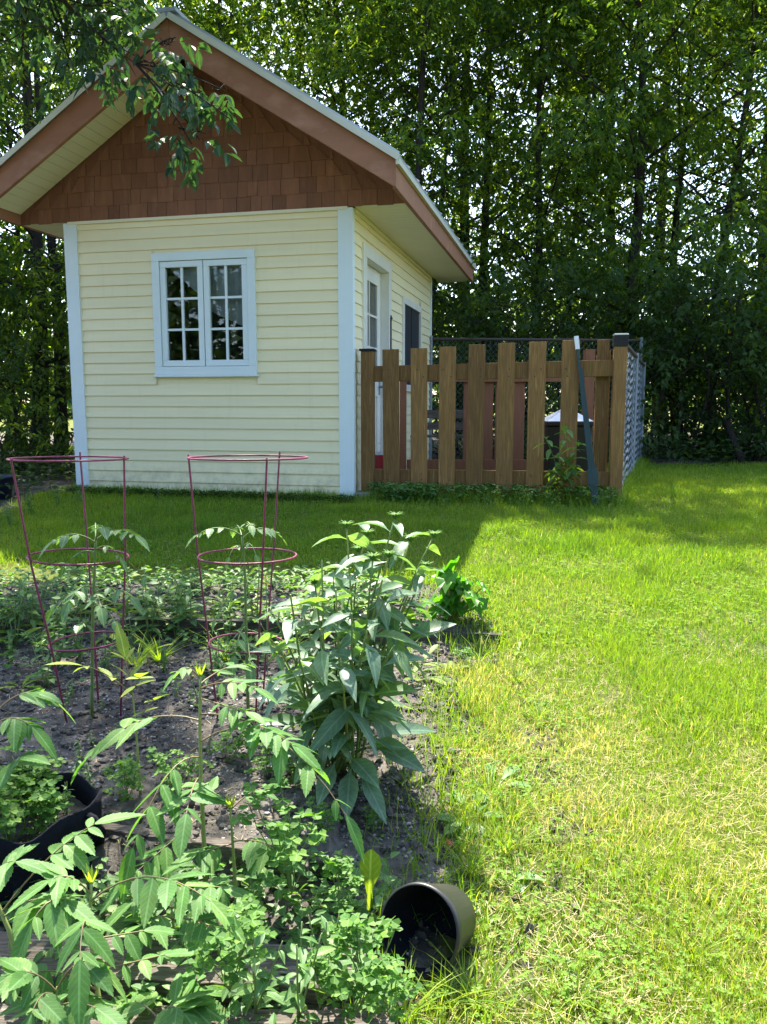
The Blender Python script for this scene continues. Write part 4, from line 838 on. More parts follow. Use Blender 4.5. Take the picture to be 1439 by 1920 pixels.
for (px, py, sc) in [(825,1895,.7),(870,1880,.7),(900,1890,.7),(920,1500,.9),(960,1540,.7),(880,1640,.6),(950,1600,.6),(970,1280,.7),(900,1240,.7),(1010,1350,.5),(1000,1250,.6),(760,1910,.8),(1080,1880,.6),(1300,1800,.5),(1200,1640,.4)]:
    put('tuft', px, py, sc, 'long grass tuft left uncut beside the tipped pot' if py > 1820 and px < 960 else 'long grass tuft left uncut at the edge of the lawn', 'grass tufts at the lawn edge')
for k in range(46):
    px, py = random.uniform(20, 800), random.uniform(1270, 1540)
    if px > 560 and py < 1460: continue
    put('seed', px, py, random.uniform(.6, 1.3), 'tiny green seedling in the bare gravelly soil', 'seedlings in the soil bed')
# upright dandelion leaf, rhubarb, fence plant
dl = gp(690, 1722); root = plant('dandelion', dl, 'large upright yellow green dandelion leaf left of the tipped pot', 'weed'); lf = MB()
lf.leaves([dl], at(697, 1592, dl[1]+.02)-dl, np.array([.1, -1., .1]), .150, .050, T_SPAT, .06, .9); finish(root, [(lf, 'leaf', MT['lf_dand'], True)])
lf = MB(); root = plant('dandelion', gp(712, 1732), 'small drooping dandelion behind the upright leaf', 'weed')
for k in range(5): lf.leaves([np.array(root.location)], (math.cos(k*1.3), math.sin(k*1.3), .8), np.array([0,0,1.]), .09, .022, T_DAND, .5)
finish(root, [(lf, 'foliage', MT['lf_dand'], True)])
rh = gp(850, 1165); root = plant('rhubarb', rh, 'bright crinkled large leaved plant in the corner of the back bed', 'vegetable plant'); lf = MB(); st = MB()
for k in range(34):
    a = k*2.4; e = random.uniform(.02, .15); top = rh+np.array([math.cos(a)*e, math.sin(a)*e*.8, random.uniform(.05, .22)*(1.2-e*3)]); st.tube(arc(rh, top, .01, 5), .004, 6, cap=False)
    n = 9; R = random.uniform(.026, .048); v = [top]; rim = 18
    tl = RNG.normal(0, .25, 2)+np.array([math.cos(a), math.sin(a)])*.7
    for ring in (.5, 1.):
        for q in range(rim):
            b = q*2*math.pi/rim; rr = R*ring*(1+(.16*math.sin(b*7+k) if ring == 1 else 0)); x, y = rr*math.cos(b), rr*math.sin(b); v.append(top+np.array([x, y, -(x*tl[0]+y*tl[1])+ .014*math.sin(b*5+k)*ring]))
    v = np.array(v); q3 = [[0, 1+q, 1+(q+1) % rim] for q in range(rim)]; q4 = [[1+q, 1+rim+q, 1+rim+(q+1) % rim, 1+(q+1) % rim] for q in range(rim)]
    lf.add(v, [q3, q4], random.random())
finish(root, [(st, 'stem', MT['stemg'], True), (lf, 'foliage', MT['lf_rhub'], True)])
fp = gp(1062, 935); root = plant('climbing_weed', fp, 'yellowing leafy weed in front of the pickets beside the leaning stakes', 'weed'); st = MB(); lf = MB(); lf2 = MB()
for k, (px, py) in enumerate([(1058,792),(1020,815),(1085,825),(1045,850),(1075,870),(1030,880)]):
    t0 = at(px, py, 6.5); p = arc(fp, t0, .04, 8); st.tube(p, np.linspace(.006, .002, 8), 5)
    for q in range(12):
        f = .35+.65*q/12; pp = np.array([np.interp(f, np.linspace(0,1,8), p[:, i]) for i in range(3)]); a = q*2.4
        (lf if k < 4 or q % 3 else lf2).leaves([pp], (math.cos(a), math.sin(a), random.uniform(-.6, .3)), np.array([0,0,1.]), random.uniform(.08, .14), random.uniform(.03, .06), T_OV, .3)
for k in range(16):
    a = k*2.4; lf2.leaves([fp+np.array([math.cos(a)*.06, math.sin(a)*.06, random.uniform(.05, .3)])], (math.cos(a), math.sin(a), -.3), np.array([0,0,1.]), .13, .075, T_OV, .3)
finish(root, [(st, 'stem', MT['stemg'], True), (lf, 'foliage', MT['lf_weed'], True), (lf2, 'yellow_leaves', MT['lf_yel'], True)])
yf_ = at(499, 1080, 2.62); root = plant('yellow_flower', (yf_[0], yf_[1], gz(yf_[0], yf_[1])), 'small yellow flower on a thin stalk at the right cage legs', 'flower'); st = MB(); st.tube(arc(np.array(root.location), yf_, 0, 5), .0018, 5); pt = MB()
for q in range(9): a = q*2.4; pt.leaves([yf_+np.array([0,0,-.004*q])], (math.cos(a), math.sin(a), .2), np.array([0,0,1.]), .016, .008, T_OV, .1)
finish(root, [(st, 'stem', MT['stemg'], True), (pt, 'petals', MT['petal'], False)])

# stones
def rock(p, s, name, mat, label, cat, group=None):
    import bmesh
    bm = bmesh.new(); bmesh.ops.create_icosphere(bm, subdivisions=2, radius=1); sd = random.random()*50
    for v in bm.verts:
        n = .75+.5*vnoise(v.co.x*1.6+sd, v.co.y*1.6+v.co.z*2.1, 5); v.co *= n; v.co.x *= s[0]; v.co.y *= s[1]; v.co.z *= s[2]
    me = bpy.data.meshes.new(name); bm.to_mesh(me); bm.free(); me.materials.append(mat); o = bpy.data.objects.new(name, me); C.objects.link(o); o.location = (p[0], p[1], p[2]+s[2]*.25); o.rotation_euler = (0, 0, random.random()*6)
    return tag(o, label, cat, group)
rock(gp(842, 1582), (.016,.011,.008), 'brick_chip', MT['brick'], 'orange brick chip lying where the soil meets the grass', 'brick')
for (px, py, s, lab) in [(832,1322,.017,'pale round stone at the sunny soil edge'),(862,1352,.013,'grey angular stone below the pale round one'),(848,1408,.013,'brown stone in the middle of the bare soil edge'),(790,1640,.011,'white chip of stone above the tipped pot'),(788,1655,.010,'lower pale chip of stone just above the tipped pot'),(745,1590,.008,'small grey stone right of the drooping basal leaves'),(330,1470,.011,'pale stone left of the tallest sumac stem'),(410,1465,.013,'flat bluish stone right of the tallest sumac stem'),(90,1345,.010,'small stone near the left cage legs')]:
    rock(gp(px, py), (s*1.25, s, s*.7), 'stone', MT['stone'], lab, 'stone', 'stones in the soil')
# crumbs of soil and fine gravel on the beds
ico = np.array([(0,0,1),(.89,0,.45),(.28,.85,.45),(-.72,.53,.45),(-.72,-.53,.45),(.28,-.85,.45),(.72,.53,-.45),(-.28,.85,-.45),(-.89,0,-.45),(-.28,-.85,-.45),(.72,-.53,-.45),(0,0,-1)])
icf = np.array([[0,1,2],[0,2,3],[0,3,4],[0,4,5],[0,5,1],[1,6,2],[2,7,3],[3,8,4],[4,9,5],[5,10,1],[6,7,2],[7,8,3],[8,9,4],[9,10,5],[10,6,1],[11,7,6],[11,8,7],[11,9,8],[11,10,9],[11,6,10]])
n = 60000; x = RNG.uniform(-2.6, .75, n); y = RNG.uniform(1.3, 4.4, n); keep = (soilmask(x, y) > RNG.random(n)*.9+.08) & (RNG.random(n) < .25+.75*(vnoise(x*6, y*6, 77) > .42)); x = x[keep]; y = y[keep]; n = len(x)
s = .0013+.0055*RNG.random(n)**4
V = ico[None]*(s[:, None, None])*RNG.uniform(.6, 1.3, (n, 12, 1))*RNG.uniform(.6, 1.3, (n, 1, 3)); V[:, :, 2] *= .7; V += np.stack([x, y, gz(x, y)+s*.3], 1)[:, None]
m = MB(False); m.add(V.reshape(-1, 3), [(icf[None]+np.arange(n)[:, None, None]*12).reshape(-1, 3)], np.repeat(RNG.random(n), 12)); tag(m.build('gravel', MT['pebble']), kind='stuff')

n = 70000; x = RNG.uniform(-2.4, .75, n); y = RNG.uniform(1.3, 4.4, n)*1.; keep = (soilmask(x, y) > RNG.random(n)*.9+.05) & (RNG.random(n) < .3+.7*(vnoise(x*9, y*9, 78) > .45)); x = x[keep]; y = y[keep]; n = len(x)
s = .0018+.013*RNG.random(n)**5
V = ico[None]*(s[:, None, None])*RNG.uniform(.55, 1.35, (n, 12, 1))*RNG.uniform(.6, 1.3, (n, 1, 3)); V[:, :, 2] *= .8; V += np.stack([x, y, gz(x, y)+s*.25], 1)[:, None]
m = MB(False); m.add(V.reshape(-1, 3), [(icf[None]+np.arange(n)[:, None, None]*12).reshape(-1, 3)], np.repeat(RNG.random(n), 12)); tag(m.build('soil_crumbs', MT['crumb']), kind='stuff')

# ------------------------------------------------------------------ lawn grass, clover, dry stalks
def blades(mb, x, y, h, w, rnd, lean=.6, z0=0):
    kp = np.hypot(x-.10, y-1.53) > .095; x, y, h, rnd = x[kp], y[kp], h[kp], rnd[kp]; w = w[kp] if np.ndim(w) else w
    n = len(x); a = RNG.random(n)*6.283; l = np.abs(RNG.normal(0, lean, n)); D = np.stack([np.cos(a)*l, np.sin(a)*l, np.ones(n)], 1)
    b = RNG.random(n)*6.283; N = np.stack([np.cos(b), np.sin(b), 0*b+.1], 1)
    mb.leaves(np.stack([x, y, gz(x, y)+z0-.003], 1), D, N, h, w, T_BL, RNG.uniform(0, .5, n), rnd)
def fprob(x, y):
    p = 1-soilmask(x, y)*1.05
    lx, ly = x-SX, y-SY; c, s_ = math.cos(YAW), math.sin(YAW); u = lx*c+ly*s_; v = -lx*s_+ly*c
    p = np.where((u > -W-.02) & (u < .03) & (v > -.0) & (v < L), 0, p)
    p = np.where(np.hypot(x-.10, y-1.54) < .09, 0, p)
    p = np.where(y > 10.3, p*.4, p); return np.clip(p, 0, 1)
gm = MB(False); cm = MB(False); sm_ = MB(False)
for (y0, y1, dens, h0, w0) in [(1.05,1.7,38000,.027,.0018),(1.7,2.4,34000,.029,.0019),(2.4,3.3,24000,.035,.0022),(3.3,4.6,15000,.037,.0027),(4.6,6.4,9000,.04,.0036),(6.4,8.4,5000,.042,.0050),(8.4,11.2,2600,.045,.0075)]:
    xl = -.55*y1-.7; xh = .55*y1+.9
    if y1 < 4.7: xl = -.3
    n = int(dens*(y1-y0)*(xh-xl)); x = RNG.uniform(xl, xh, n); y = RNG.uniform(y0, y1, n)
    k = RNG.random(n) < fprob(x, y)*(.45+.75*vnoise(x*4.5, y*4.5, 91)); x = x[k]; y = y[k]; n = len(x)
    dry = np.clip((fbm(x*2.2, y*2.2, 41)-.42)*3.2, 0, 1)*np.clip((5-y)/2.4, .04, 1)*(.40+1.5*np.exp(-np.abs(x-bed_edge(y))/.32)*(y < 4.6))
    r = np.where(RNG.random(n) < np.minimum(dry*.5+.12*(y < 2.6), .8), RNG.uniform(.84, 1, n), np.clip(RNG.normal(.45, .17, n)+(fbm(x*1.2, y*1.2, 61)-.47)*.6, 0, .8))
    tall = 1+.9*np.clip((vnoise(x*3, y*3, 15)-.55)*3, 0, 1); h = h0*RNG.uniform(.55, 1.25, n)*tall
    blades(gm, x, y, h, w0*RNG.uniform(.7, 1.3, n), r)
    nc = int(n*.07); q = RNG.integers(0, n, nc); kk = vnoise(x[q]*2.6, y[q]*2.6, 8) > .45; q = q[kk]; nc = len(q); xx = x[q]+RNG.normal(0, .01, nc); yy = y[q]+RNG.normal(0, .01, nc); zz = gz(xx, yy)+RNG.uniform(.012, .035, nc); ln = (.006+.0035*RNG.random(nc))*(1+.25*(y0 > 3))
    b = RNG.random(nc)*6.283; tl = RNG.normal(0, .3, (nc, 2))
    for w in range(3):
        cm.leaves(np.stack([xx, yy, zz], 1), np.stack([np.cos(b+w*2.094), np.sin(b+w*2.094), RNG.normal(-.1, .2, nc)], 1), np.concatenate([tl, np.ones((nc, 1))], 1), ln, ln*1.1, T_HEART, .1)
    ns = int(n*(.20 if y0 < 3.3 else .03)); q = RNG.integers(0, n, ns); a = RNG.random(ns)*6.283; xx = x[q]+RNG.normal(0, .02, ns); yy = y[q]+RNG.normal(0, .02, ns)
    sm_.leaves(np.stack([xx, yy, gz(xx, yy)+RNG.uniform(.001, .014, ns)], 1), np.stack([np.cos(a), np.sin(a), RNG.normal(.05, .2, ns)], 1), np.array([0,0,1.]), RNG.uniform(.02, .07, ns), .0016, T_BL, 0, RNG.uniform(.86, 1, ns))
# longer fringe round the beds, the fence and the shed
for (xa, ya, xb, yb2, wd, n, h) in [(.1,1.25,.2,2.2,.09,1300,.07),(.2,2.2,.3,2.9,.10,1100,.06),(.42,3.2,.4,4.2,.12,1200,.07),(FL[0],6.95,FR[0]+.1,6.66,.13,3400,.10),(1.95,6.8,3.4,10.6,.15,2600,.12),(-2.75,7.35,-.35,6.83,.06,2500,.08),(-.3,4.3,.4,4.32,.1,900,.06)]:
    t = RNG.random(n); blades(gm, xa+(xb-xa)*t+RNG.normal(0, wd, n)*(1 if abs(xb-xa) < .5 else .2), ya+(yb2-ya)*t+RNG.normal(0, wd, n)*.8, h*RNG.uniform(.5, 1.4, n), .0028+.0012*(ya > 3), np.clip(RNG.normal(.4, .2, n), 0, .85), .6)
tag(gm.build('lawn_grass', MT['grass']), kind='stuff'); tag(cm.build('clover', MT['lf_clover']), kind='stuff')
# dry stalks lying on the soil too
n = 2600; x = RNG.uniform(-2.2, .7, n); y = RNG.uniform(1.4, 4.2, n); k = soilmask(x, y) > .3; x = x[k]; y = y[k]; n = len(x); a = RNG.random(n)*6.283
sm_.leaves(np.stack([x, y, gz(x, y)+.004], 1), np.stack([np.cos(a), np.sin(a), RNG.normal(0, .12, n)], 1), np.array([0,0,1.]), RNG.uniform(.012, .05, n), .0016, T_BL, 0, RNG.uniform(.85, 1, n)); tag(sm_.build('dry_grass_litter', MT['grass']), kind='stuff')
# low ground cover
def cover(name, x, y, hmax, l, mat, T=T_OV):
    n = len(x); a = RNG.random(n)*6.283; m = MB(); h = hmax*RNG.random(n)
    m.leaves(np.stack([x, y, gz(x, y)+h], 1), np.stack([np.cos(a), np.sin(a), RNG.uniform(-.3, .6, n)], 1), np.concatenate([RNG.normal(0, .35, (n, 2)), np.ones((n, 1))], 1), l*RNG.uniform(.6, 1.3, n), l*.62*RNG.uniform(.7, 1.2, n), T, .2); tag(m.build(name, MT[mat]), kind='stuff')
n = 5200; t = RNG.random(n); x = FL[0]+(FR-FL)[0]*t; y = FL[1]+(FR-FL)[1]*t-np.abs(RNG.normal(0, .16, n))+.08; cover('ground_ivy', np.concatenate([x, RNG.uniform(.0, .45, 1300)]), np.concatenate([y, 6.83+RNG.normal(0, .07, 1300)]), .14, .036, 'lf_weed')
n = 2600; t = RNG.random(n); cover('low_ground_cover', -2.9+2.65*t, 7.40-.62*t-np.abs(RNG.normal(0, .07, n))-.02, .06, .028, 'lf_shrub')
n = 3800; x = RNG.uniform(-2.6, -.05, n); y = RNG.normal(3.95, .26, n); k = (vnoise(x*4, y*4, 55) > .5) & (y < 4.5); cover('bed_weeds', x[k], y[k], .09, .034, 'lf_weed')
n = 1500; x = RNG.uniform(-2.2, -.3, n); y = RNG.normal(3.2, .14, n); k = vnoise(x*5, y*5, 56) > .42; cover('bed_weeds', x[k], y[k], .07, .036, 'lf_weed')
n = 3400; x = RNG.uniform(-1.5, .03, n); y = RNG.uniform(1.2, 1.82, n); k = (vnoise(x*7, y*7, 57) > .42); cover('bed_weeds', x[k], y[k], .07, .030, 'lf_weed')
n = 9000; x = RNG.uniform(-8, -2.9, n); y = RNG.uniform(5.4, 9.5, n); k = vnoise(x*2, y*2, 58) > .35; cover('wood_edge_weeds', x[k], y[k], .32, .06, 'lf_shrub')
n = 9000; x = RNG.uniform(.8, 14, n); y = RNG.uniform(9.9, 12.5, n); k = vnoise(x*2, y*2, 59) > .35; cover('wood_edge_weeds', x[k], y[k], .35, .07, 'lf_shrub')

# ------------------------------------------------------------------ trees
def rachises(lf, P, D, ln, pairs, ll, lw, T=T_RH, droop=.5):
    """pinnate sprays: leaflets in pairs along many leaf stalks at once"""
    n = len(P); D = nrm(D); S = nrm(np.cross(D, np.array([0,0,1.])+RNG.normal(0, .25, (n, 3))))
    for j in range(pairs):
        f = .3+.65*j/max(1, pairs-1); Q = P+D*(ln*f)[:, None]+np.array([0,0,-1.])*(ln*f*f*droop*.5)[:, None]
        for s in (-1, 1):
            DD = S*s*.8+D*.55+np.array([0,0,-1.])*droop*RNG.uniform(.4, 1.5, (n, 1))+RNG.normal(0, .2, (n, 3))
            lf.leaves(Q, DD, np.array([0,0,1.])+RNG.normal(0, .4, (n, 3)), ll*RNG.uniform(.7, 1.2, n), lw*RNG.uniform(.7, 1.2, n), T, .15)
    lf.leaves(P+D*ln[:, None], D+np.array([0,0,-droop]), np.array([0,0,1.])+RNG.normal(0, .4, (n, 3)), ll, lw, T, .15)
def tree_meshes(h, cr, base, n_limb, n_r, tr, ll=.13, lw=.05, pairs=4, mat='lf_tree', clump=.32, stems=1, lean=0, subs=5):
    tk = MB(); lf = MB(False); tips = []
    for s in range(stems):
        a0 = s*2.3+random.random(); off = np.array([math.cos(a0), math.sin(a0), 0])*(.0 if stems == 1 else .14)
        hh = h*(1 if s == 0 else random.uniform(.7, .95)); t = np.linspace(0, 1, 10); dr = RNG.normal(0, .14, 2)*h*.35+np.array([lean, 0])+(off[:2]*4 if stems > 1 else 0)
        tp = np.stack([off[0]+dr[0]*t**1.4+.14*np.sin(t*6+s+h), off[1]+dr[1]*t**1.4+.12*np.sin(t*5+s*2+h*3), -.25+t*(hh+.15)], 1); r = tr*(1-.86*t)*(1 if s == 0 else .75); r[0] *= 1.35
        tk.tube(tp, r, 8)
        nl = n_limb//stems
        for q in range(nl):
            f = base+(.98-base)*((q+.5)/nl); p0 = np.array([np.interp(f, t, tp[:, i]) for i in range(3)]); a = q*2.399+s+random.uniform(-.4, .4)
            g = (f-base)/(1-base+1e-6); ln = cr*(.55+.75*math.sin(math.pi*min(1, g*.78+.18)))*random.uniform(.75, 1.15)*(1.0 if g < .75 else 1.1-.75*(g-.75)/.25)
            e = np.array([math.cos(a), math.sin(a), .35+.5*g])*ln; tt = np.linspace(0, 1, 6)[:, None]; lp = p0+e*tt+np.array([0,0,-.18*ln])*tt**2+RNG.normal(0, .04, (6, 3))*tt
            lr = max(.008, tr*.28*(1-f*.6)); tk.tube(lp, np.linspace(lr, .004, 6), 5, cap=False)
            for u in range(subs if random.random() < .8 else 1):
                ff = random.uniform(.3, 1); b = np.array([np.interp(ff, np.linspace(0,1,6), lp[:, i]) for i in range(3)]); sd = e/ln*.5+RNG.normal(0, .55, 3); sd[2] -= .1; ed = b+sd*random.uniform(.25, .6)*min(1, cr); tk.tube(np.array([b, (b+ed)/2+RNG.normal(0, .03, 3), ed]), [.007, .005, .002], 3, cap=False); tips.append((ed, nrm(sd)))
    E_ = np.array([q[0] for q in tips]); DD = np.array([q[1] for q in tips]); wt = RNG.random(len(E_))**2.2+.03; k = RNG.choice(len(E_), n_r, p=wt/wt.sum())
    P = E_[k]+RNG.normal(0, clump, (n_r, 3))*np.array([1, 1, .75]); D = DD[k]*.6+RNG.normal(0, .55, (n_r, 3)); D[:, 2] -= .25; z = P[:, 2] > .08; P, D = P[z], D[z]
    rachises(lf, P, D, RNG.uniform(.18, .34, len(P)), pairs, ll, lw)
    root = empty('_', (0,0,0), '', 'tree'); tk.build('trunk', MT['bark'], root, smooth=True); lf.build('crown', MT[mat], root); return root
protos = {}
def add_tree(kind, px, d, s, label, name, cat, group, rz=None, sz=1.):
    o = protos[kind]; o = o if not o.get('used') else copy_tree(o)
    protos[kind]['used'] = 1
    x = at(px, 800, d)[0]; o.name = name; o.location = (x, d, float(gz(x, d))-.02); o.rotation_euler = (0, 0, random.random()*6.28 if rz is None else rz); o.scale = (s, s, s*sz)
    tag(o, label, cat, group); return o
protos['A'] = tree_meshes(9.0, 2.5, .10, 30, 1950, .10, .12, .047, 4, 'lf_tree', .36)
protos['B'] = tree_meshes(10.2, 2.9, .14, 30, 2150, .15, .125, .052, 4, 'lf_tree2', .38)
protos['C'] = tree_meshes(8.4, 2.1, .2, 24, 1400, .055, .115, .044, 5, 'lf_tree', .36)
protos['D'] = tree_meshes(9.6, 2.7, .12, 28, 2200, .12, .13, .055, 3, 'lf_tree', .4)
protos['E'] = tree_meshes(12.3, 1.7, .3, 30, 2000, .085, .125, .05, 4, 'lf_tree', .36)
protos['S'] = tree_meshes(2.2, .8, .06, 22, 400, .03, .10, .05, 3, 'lf_shrub', .26, 4, subs=3)
protos['T'] = tree_meshes(3.6, 1.0, .05, 24, 480, .04, .11, .048, 3, 'lf_tree', .32, 3, subs=3)
G1 = 'tall trees behind the lawn and shed'
for (k, px, d, s, lab) in [
    ('A', 985, 14.6, 1.0, 'slim tree rising above the middle pickets of the fence'),
    ('C', 800, 15.2, 1.05, 'thin tree just right of the shed eave with a straight dark trunk'),
    ('E', 785, 13.9, 1.0, 'thin straight tree showing above the lower end of the right roof slope'),
    ('B', 1185, 14.2, .95, 'thick dark trunked tree right behind the post with the solar light'),
    ('D', 1345, 14.8, .98, 'leafy tree standing at the right behind the dark wood edge'),
    ('A', 1470, 14.5, .95, 'leafy tree cut by the right edge of the picture'),
    ('D', 905, 16.5, 1.05, 'leaning tree behind the slim tree above the fence'),
    ('C', 1075, 15.8, 1.1, 'thin tree between the slim tree and the thick dark trunk'),
    ('A', 1270, 16.6, 1.12, 'tree filling the gap right of the thick dark trunk'),
    ('B', 660, 17.5, 1.1, 'tree seen over the middle of the right roof slope'),
    ('A', 560, 18.0, 1.2, 'tree seen over the upper part of the right roof slope'),
    ('D', 450, 17.5, 1.15, 'tree seen just right of the roof peak'),
    ('B', 850, 19.5, 1.25, 'tall tree deep in the wood right of the shed'),
    ('D', 1130, 19.5, 1.28, 'tall tree deep in the wood behind the thick dark trunk'),
    ('B', 1400, 19.0, 1.22, 'tall tree deep in the wood at the right'),
    ('C', 300, 17.0, 1.2, 'thin tree seen left of the roof peak'),
    ('A', 170, 16.0, 1.15, 'tree behind the left roof slope'),
    ('D', 1600, 16.5, 1.1, 'tree standing just outside the right edge of the lawn'),
    ('B', 1240, 22.5, 1.35, 'tall tree far back in the wood right of the solar light post'), ('D', 700, 22.0, 1.35, 'tall tree far back in the wood over the lower right roof slope'),
    ('B', 66, 11.6, .84, 'dark trunked tree left of the shed nearest the left edge'),
    ('D', 112, 12.4, .86, 'dark trunked tree close beside the left wall of the shed'),
    ('A', -60, 12.5, 1.0, 'leafy tree reaching in from the left edge behind the trunks'),
    ('C', 20, 14.0, 1.1, 'thin tree between the two dark trunks left of the shed'),
    ('B', -260, 10.5, .8, 'tree left of the picture whose crown reaches over the shed')]:
    add_tree(k, px, d, s, lab, 'tree', 'tree', G1)
G2 = 'shrubs at the wood edge'
for (k, px, d, s, lab) in [
    ('S', 840, 12.0, 1.1, 'dark shrub behind the chain link fence at the shed corner'), ('T', 930, 13.0, .8, 'tall shrub behind the middle of the picket fence'), ('S', 1010, 12.2, 1.2, 'dark shrub behind the bin with the white lid'), ('T', 1110, 13.0, .8, 'tall shrub behind the right end of the picket fence'),
    ('S', 1230, 11.6, 1.15, 'dark shrub at the end of the side chain link fence'), ('S', 1290, 12.3, .9, 'low dark shrub at the far edge of the lawn'), ('S', 1345, 11.4, 1.1, 'shrub in deep shade left of the leaning log'), ('S', 1400, 12.4, .95, 'low dark shrub behind the leaning log'), ('S', 1440, 11.5, 1.2, 'dark shrub at the far right corner of the lawn'), ('T', 1520, 12.0, 1.1, 'shrub just outside the right edge'),
    ('S', 0, 8.9, .7, 'dark shrub left of the tomato cage top ring'), ('T', -60, 9.0, .9, 'shrub at the left edge under the dark trunks'), ('T', 40, 12.8, 1.1, 'tall shrub deep behind the two dark trunks')]:
    add_tree(k, px, d, s, lab, 'shrub', 'shrub', G2)
lgA = at(1392, 868, 10.6); lgB = at(1362, 790, 11.0); m = MB(); m.tube(arc(lgA, lgB, .02, 5), [.045,.05,.045,.04,.035], 8); tag(m.build('leaning_log', MT['bark'], smooth=True), 'grey dead log leaning in the dark wood edge at the right', 'log')

# tree whose limbs hang over the left of the shed and shade the garden
tr0 = np.array([-4.3, 6.0, .25]); root = empty('overhanging_tree', tr0, 'tree at the left whose leafy branch hangs in front of the shed gable', 'tree'); tk = MB(); lf = MB(); O = tr0
tp = np.array([(0,0,-.3),(.05,.0,1.2),(.0,.05,2.6),(.12,.0,4.2),(.2,-.1,6.0)])+O; tk.tube(tp, [.2,.15,.13,.11,.07], 10)
def limb(a, b, sag, r0, twigs, n_r, clump, reach=.55, f0=.3, ll=.095, lw=.042):
    p = arc(a, b, sag, 9); tk.tube(p, np.linspace(r0, .004, 9), 6)
    Ps = []; Ds = []
    for q in range(twigs):
        f = f0+(1-f0)*random.random(); b0 = np.array([np.interp(f, np.linspace(0,1,9), p[:, i]) for i in range(3)]); d = nrm(np.asarray(b)-np.asarray(a))*.5+RNG.normal(0, .6, 3); d[2] = d[2]*.5-.1; e = b0+d*reach*random.uniform(.4, 1); tk.tube([b0, (b0+e)/2+RNG.normal(0, .02, 3), e], [.006,.004,.002], 4, cap=False); Ps.append(e); Ds.append(d)
    k = RNG.integers(0, twigs, n_r); P = np.array(Ps)[k]+RNG.normal(0, clump, (n_r, 3))*np.array([1,1,.7]); D = np.array(Ds)[k]*.6+RNG.normal(0, .5, (n_r, 3)); D[:, 2] -= .3
    rachises(lf, P, D, RNG.uniform(.14, .24, n_r), 3, ll, lw, T_OV, .55)
for (b, n_r, tw) in [((-2.5,5.6,4.2),150,14),((-1.8,5.2,4.5),110,10),((-1.2,5.4,4.7),170,16),((-1.6,6.4,5.0),170,14),((-1.5,5.4,5.7),110,12),((-2.6,4.6,4.8),150,14),((-3.2,5.2,4.3),120,12),((-1.6,4.4,5.2),70,7),((-2.0,5.6,5.8),150,14),((-2.9,6.6,4.6),120,12),((-1.45,6.3,5.6),120,12),((-2.2,3.8,4.6),120,12),((-3.0,3.6,4.6),110,12)]:
    limb(tp[3]+np.array([0,0,random.uniform(-1.2, .8)]), np.array(b), .35, .05, tw, n_r, .26)
# the visible drooping branch
bA = at(60, -60, 5.9); hub = at(255, 120, 5.6); limb(tp[2], bA, .5, .045, 5, 26, .14, .4, .6); limb(bA, hub, -.03, .016, 8, 22, .12, .35, .2)
for (px, py, d, n_r, tw) in [(345,185,5.4,8,5),(375,262,5.35,8,5),(430,222,5.3,7,5),(330,70,5.5,14,7),(300,130,5.5,10,5),(360,270,5.35,7,4),(420,170,5.45,5,4)]:
    limb(hub, at(px, py, d), .03, .007, tw, max(3, n_r//2), .035, .10, .6, .10, .052)
for (px, py, d, n_r) in [(120,50,6.0,11),(200,20,5.9,14),(40,120,6.1,9),(260,40,5.7,9),(130,110,6.0,8)]:
    limb(bA, at(px, py, d), .05, .012, 8, n_r, .15, .3, .3)
tk.V = [v-O for v in tk.V]; lf.V = [v-O for v in lf.V]; tk.build('trunk', MT['bark'], root, smooth=True); lf.build('crown', MT['lf_near'], root)

# far wood beyond the trees and the wood behind the camera
def mass(name, boxes, n, l, mat):
    m = MB()
    for (x0, x1, y0, y1, h) in boxes:
        x = RNG.uniform(x0, x1, n); y = RNG.uniform(y0, y1, n); hh = h*(.55+.75*vnoise(x*.35, y*.35, 5)); z = gz0(y)+hh*RNG.random(n)**.8
        a = RNG.random(n)*6.283; m.leaves(np.stack([x, y, z], 1), np.stack([np.cos(a), np.sin(a), RNG.normal(-.2, .4, n)], 1), np.concatenate([RNG.normal(0, .5, (n, 2)), np.ones((n, 1))], 1), l*RNG.uniform(.6, 1.3, n), l*.6, T_OV, .2)
    tag(m.build(name, MT[mat]), kind='stuff')
mass('far_wood', [(-45, 45, 44, 52, 6.5)], 16000, .75, 'lf_far')
mass('wood_behind', [(-26, 22, -17, -11, 9.5)], 15000, .6, 'lf_shrub')

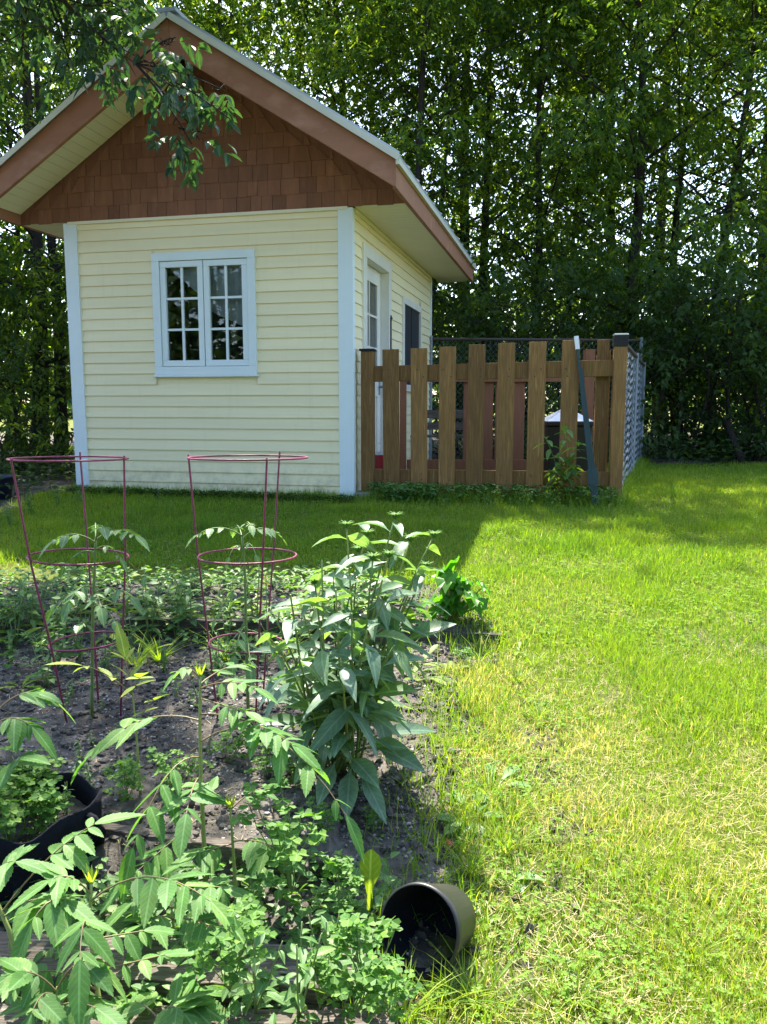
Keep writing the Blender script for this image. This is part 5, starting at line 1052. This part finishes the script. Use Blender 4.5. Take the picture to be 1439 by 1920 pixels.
for lst in PR.values():
    for q in lst:
        if not q.get('label'):
            for ch in list(q.children): bpy.data.objects.remove(ch)
            bpy.data.objects.remove(q)
for q in bpy.data.objects:
    if q.get('used'): del q['used']

# ------------------------------------------------------------------ camera, light
cd = bpy.data.cameras.new('camera'); cam = bpy.data.objects.new('camera', cd); C.objects.link(cam)
cam.location = (0, 0, CAM_Z); cam.rotation_euler = (math.pi/2+CAM_P, 0, 0); cd.sensor_fit = 'VERTICAL'; cd.sensor_height = 36; cd.lens = CAM_F/1920*36; cd.clip_end = 3000; cd.clip_start = .05
cd.dof.use_dof = False
SC.camera = cam
to_sun = Vector((-.098, .548, .831)).normalized(); el = math.asin(to_sun.z); az = math.atan2(to_sun.x, to_sun.y)
sl = bpy.data.lights.new('sun', 'SUN'); sl.energy = 4.9; sl.angle = math.radians(.5); sl.color = (1, .94, .82)
so = bpy.data.objects.new('sun', sl); C.objects.link(so); so.rotation_euler = (-to_sun).to_track_quat('-Z', 'Y').to_euler(); so.location = (0, 0, 30)
w = bpy.data.worlds.new('World'); SC.world = w; w.use_nodes = True; nt = w.node_tree; nt.nodes.clear()
sky = nt.nodes.new('ShaderNodeTexSky'); sky.sky_type = 'NISHITA'; sky.sun_disc = False; sky.sun_elevation = el; sky.sun_rotation = az; sky.dust_density = 1.5; sky.air_density = 1.0; sky.ozone_density = 1
bg = nt.nodes.new('ShaderNodeBackground'); bg.inputs[1].default_value = .15; ow = nt.nodes.new('ShaderNodeOutputWorld'); nt.links.new(sky.outputs[0], bg.inputs[0]); nt.links.new(bg.outputs[0], ow.inputs[0])
SC.view_settings.view_transform = 'Standard'; SC.view_settings.look = 'None'; SC.view_settings.gamma = 1; SC.view_settings.exposure = 2.05
SC.render.engine = 'CYCLES'; cy = SC.cycles; cy.max_bounces = 7; cy.diffuse_bounces = 4; cy.transmission_bounces = 5; cy.transparent_max_bounces = 8; cy.glossy_bounces = 3; cy.use_denoising = True; cy.sample_clamp_indirect = 8; cy.caustics_reflective = False; cy.caustics_refractive = False
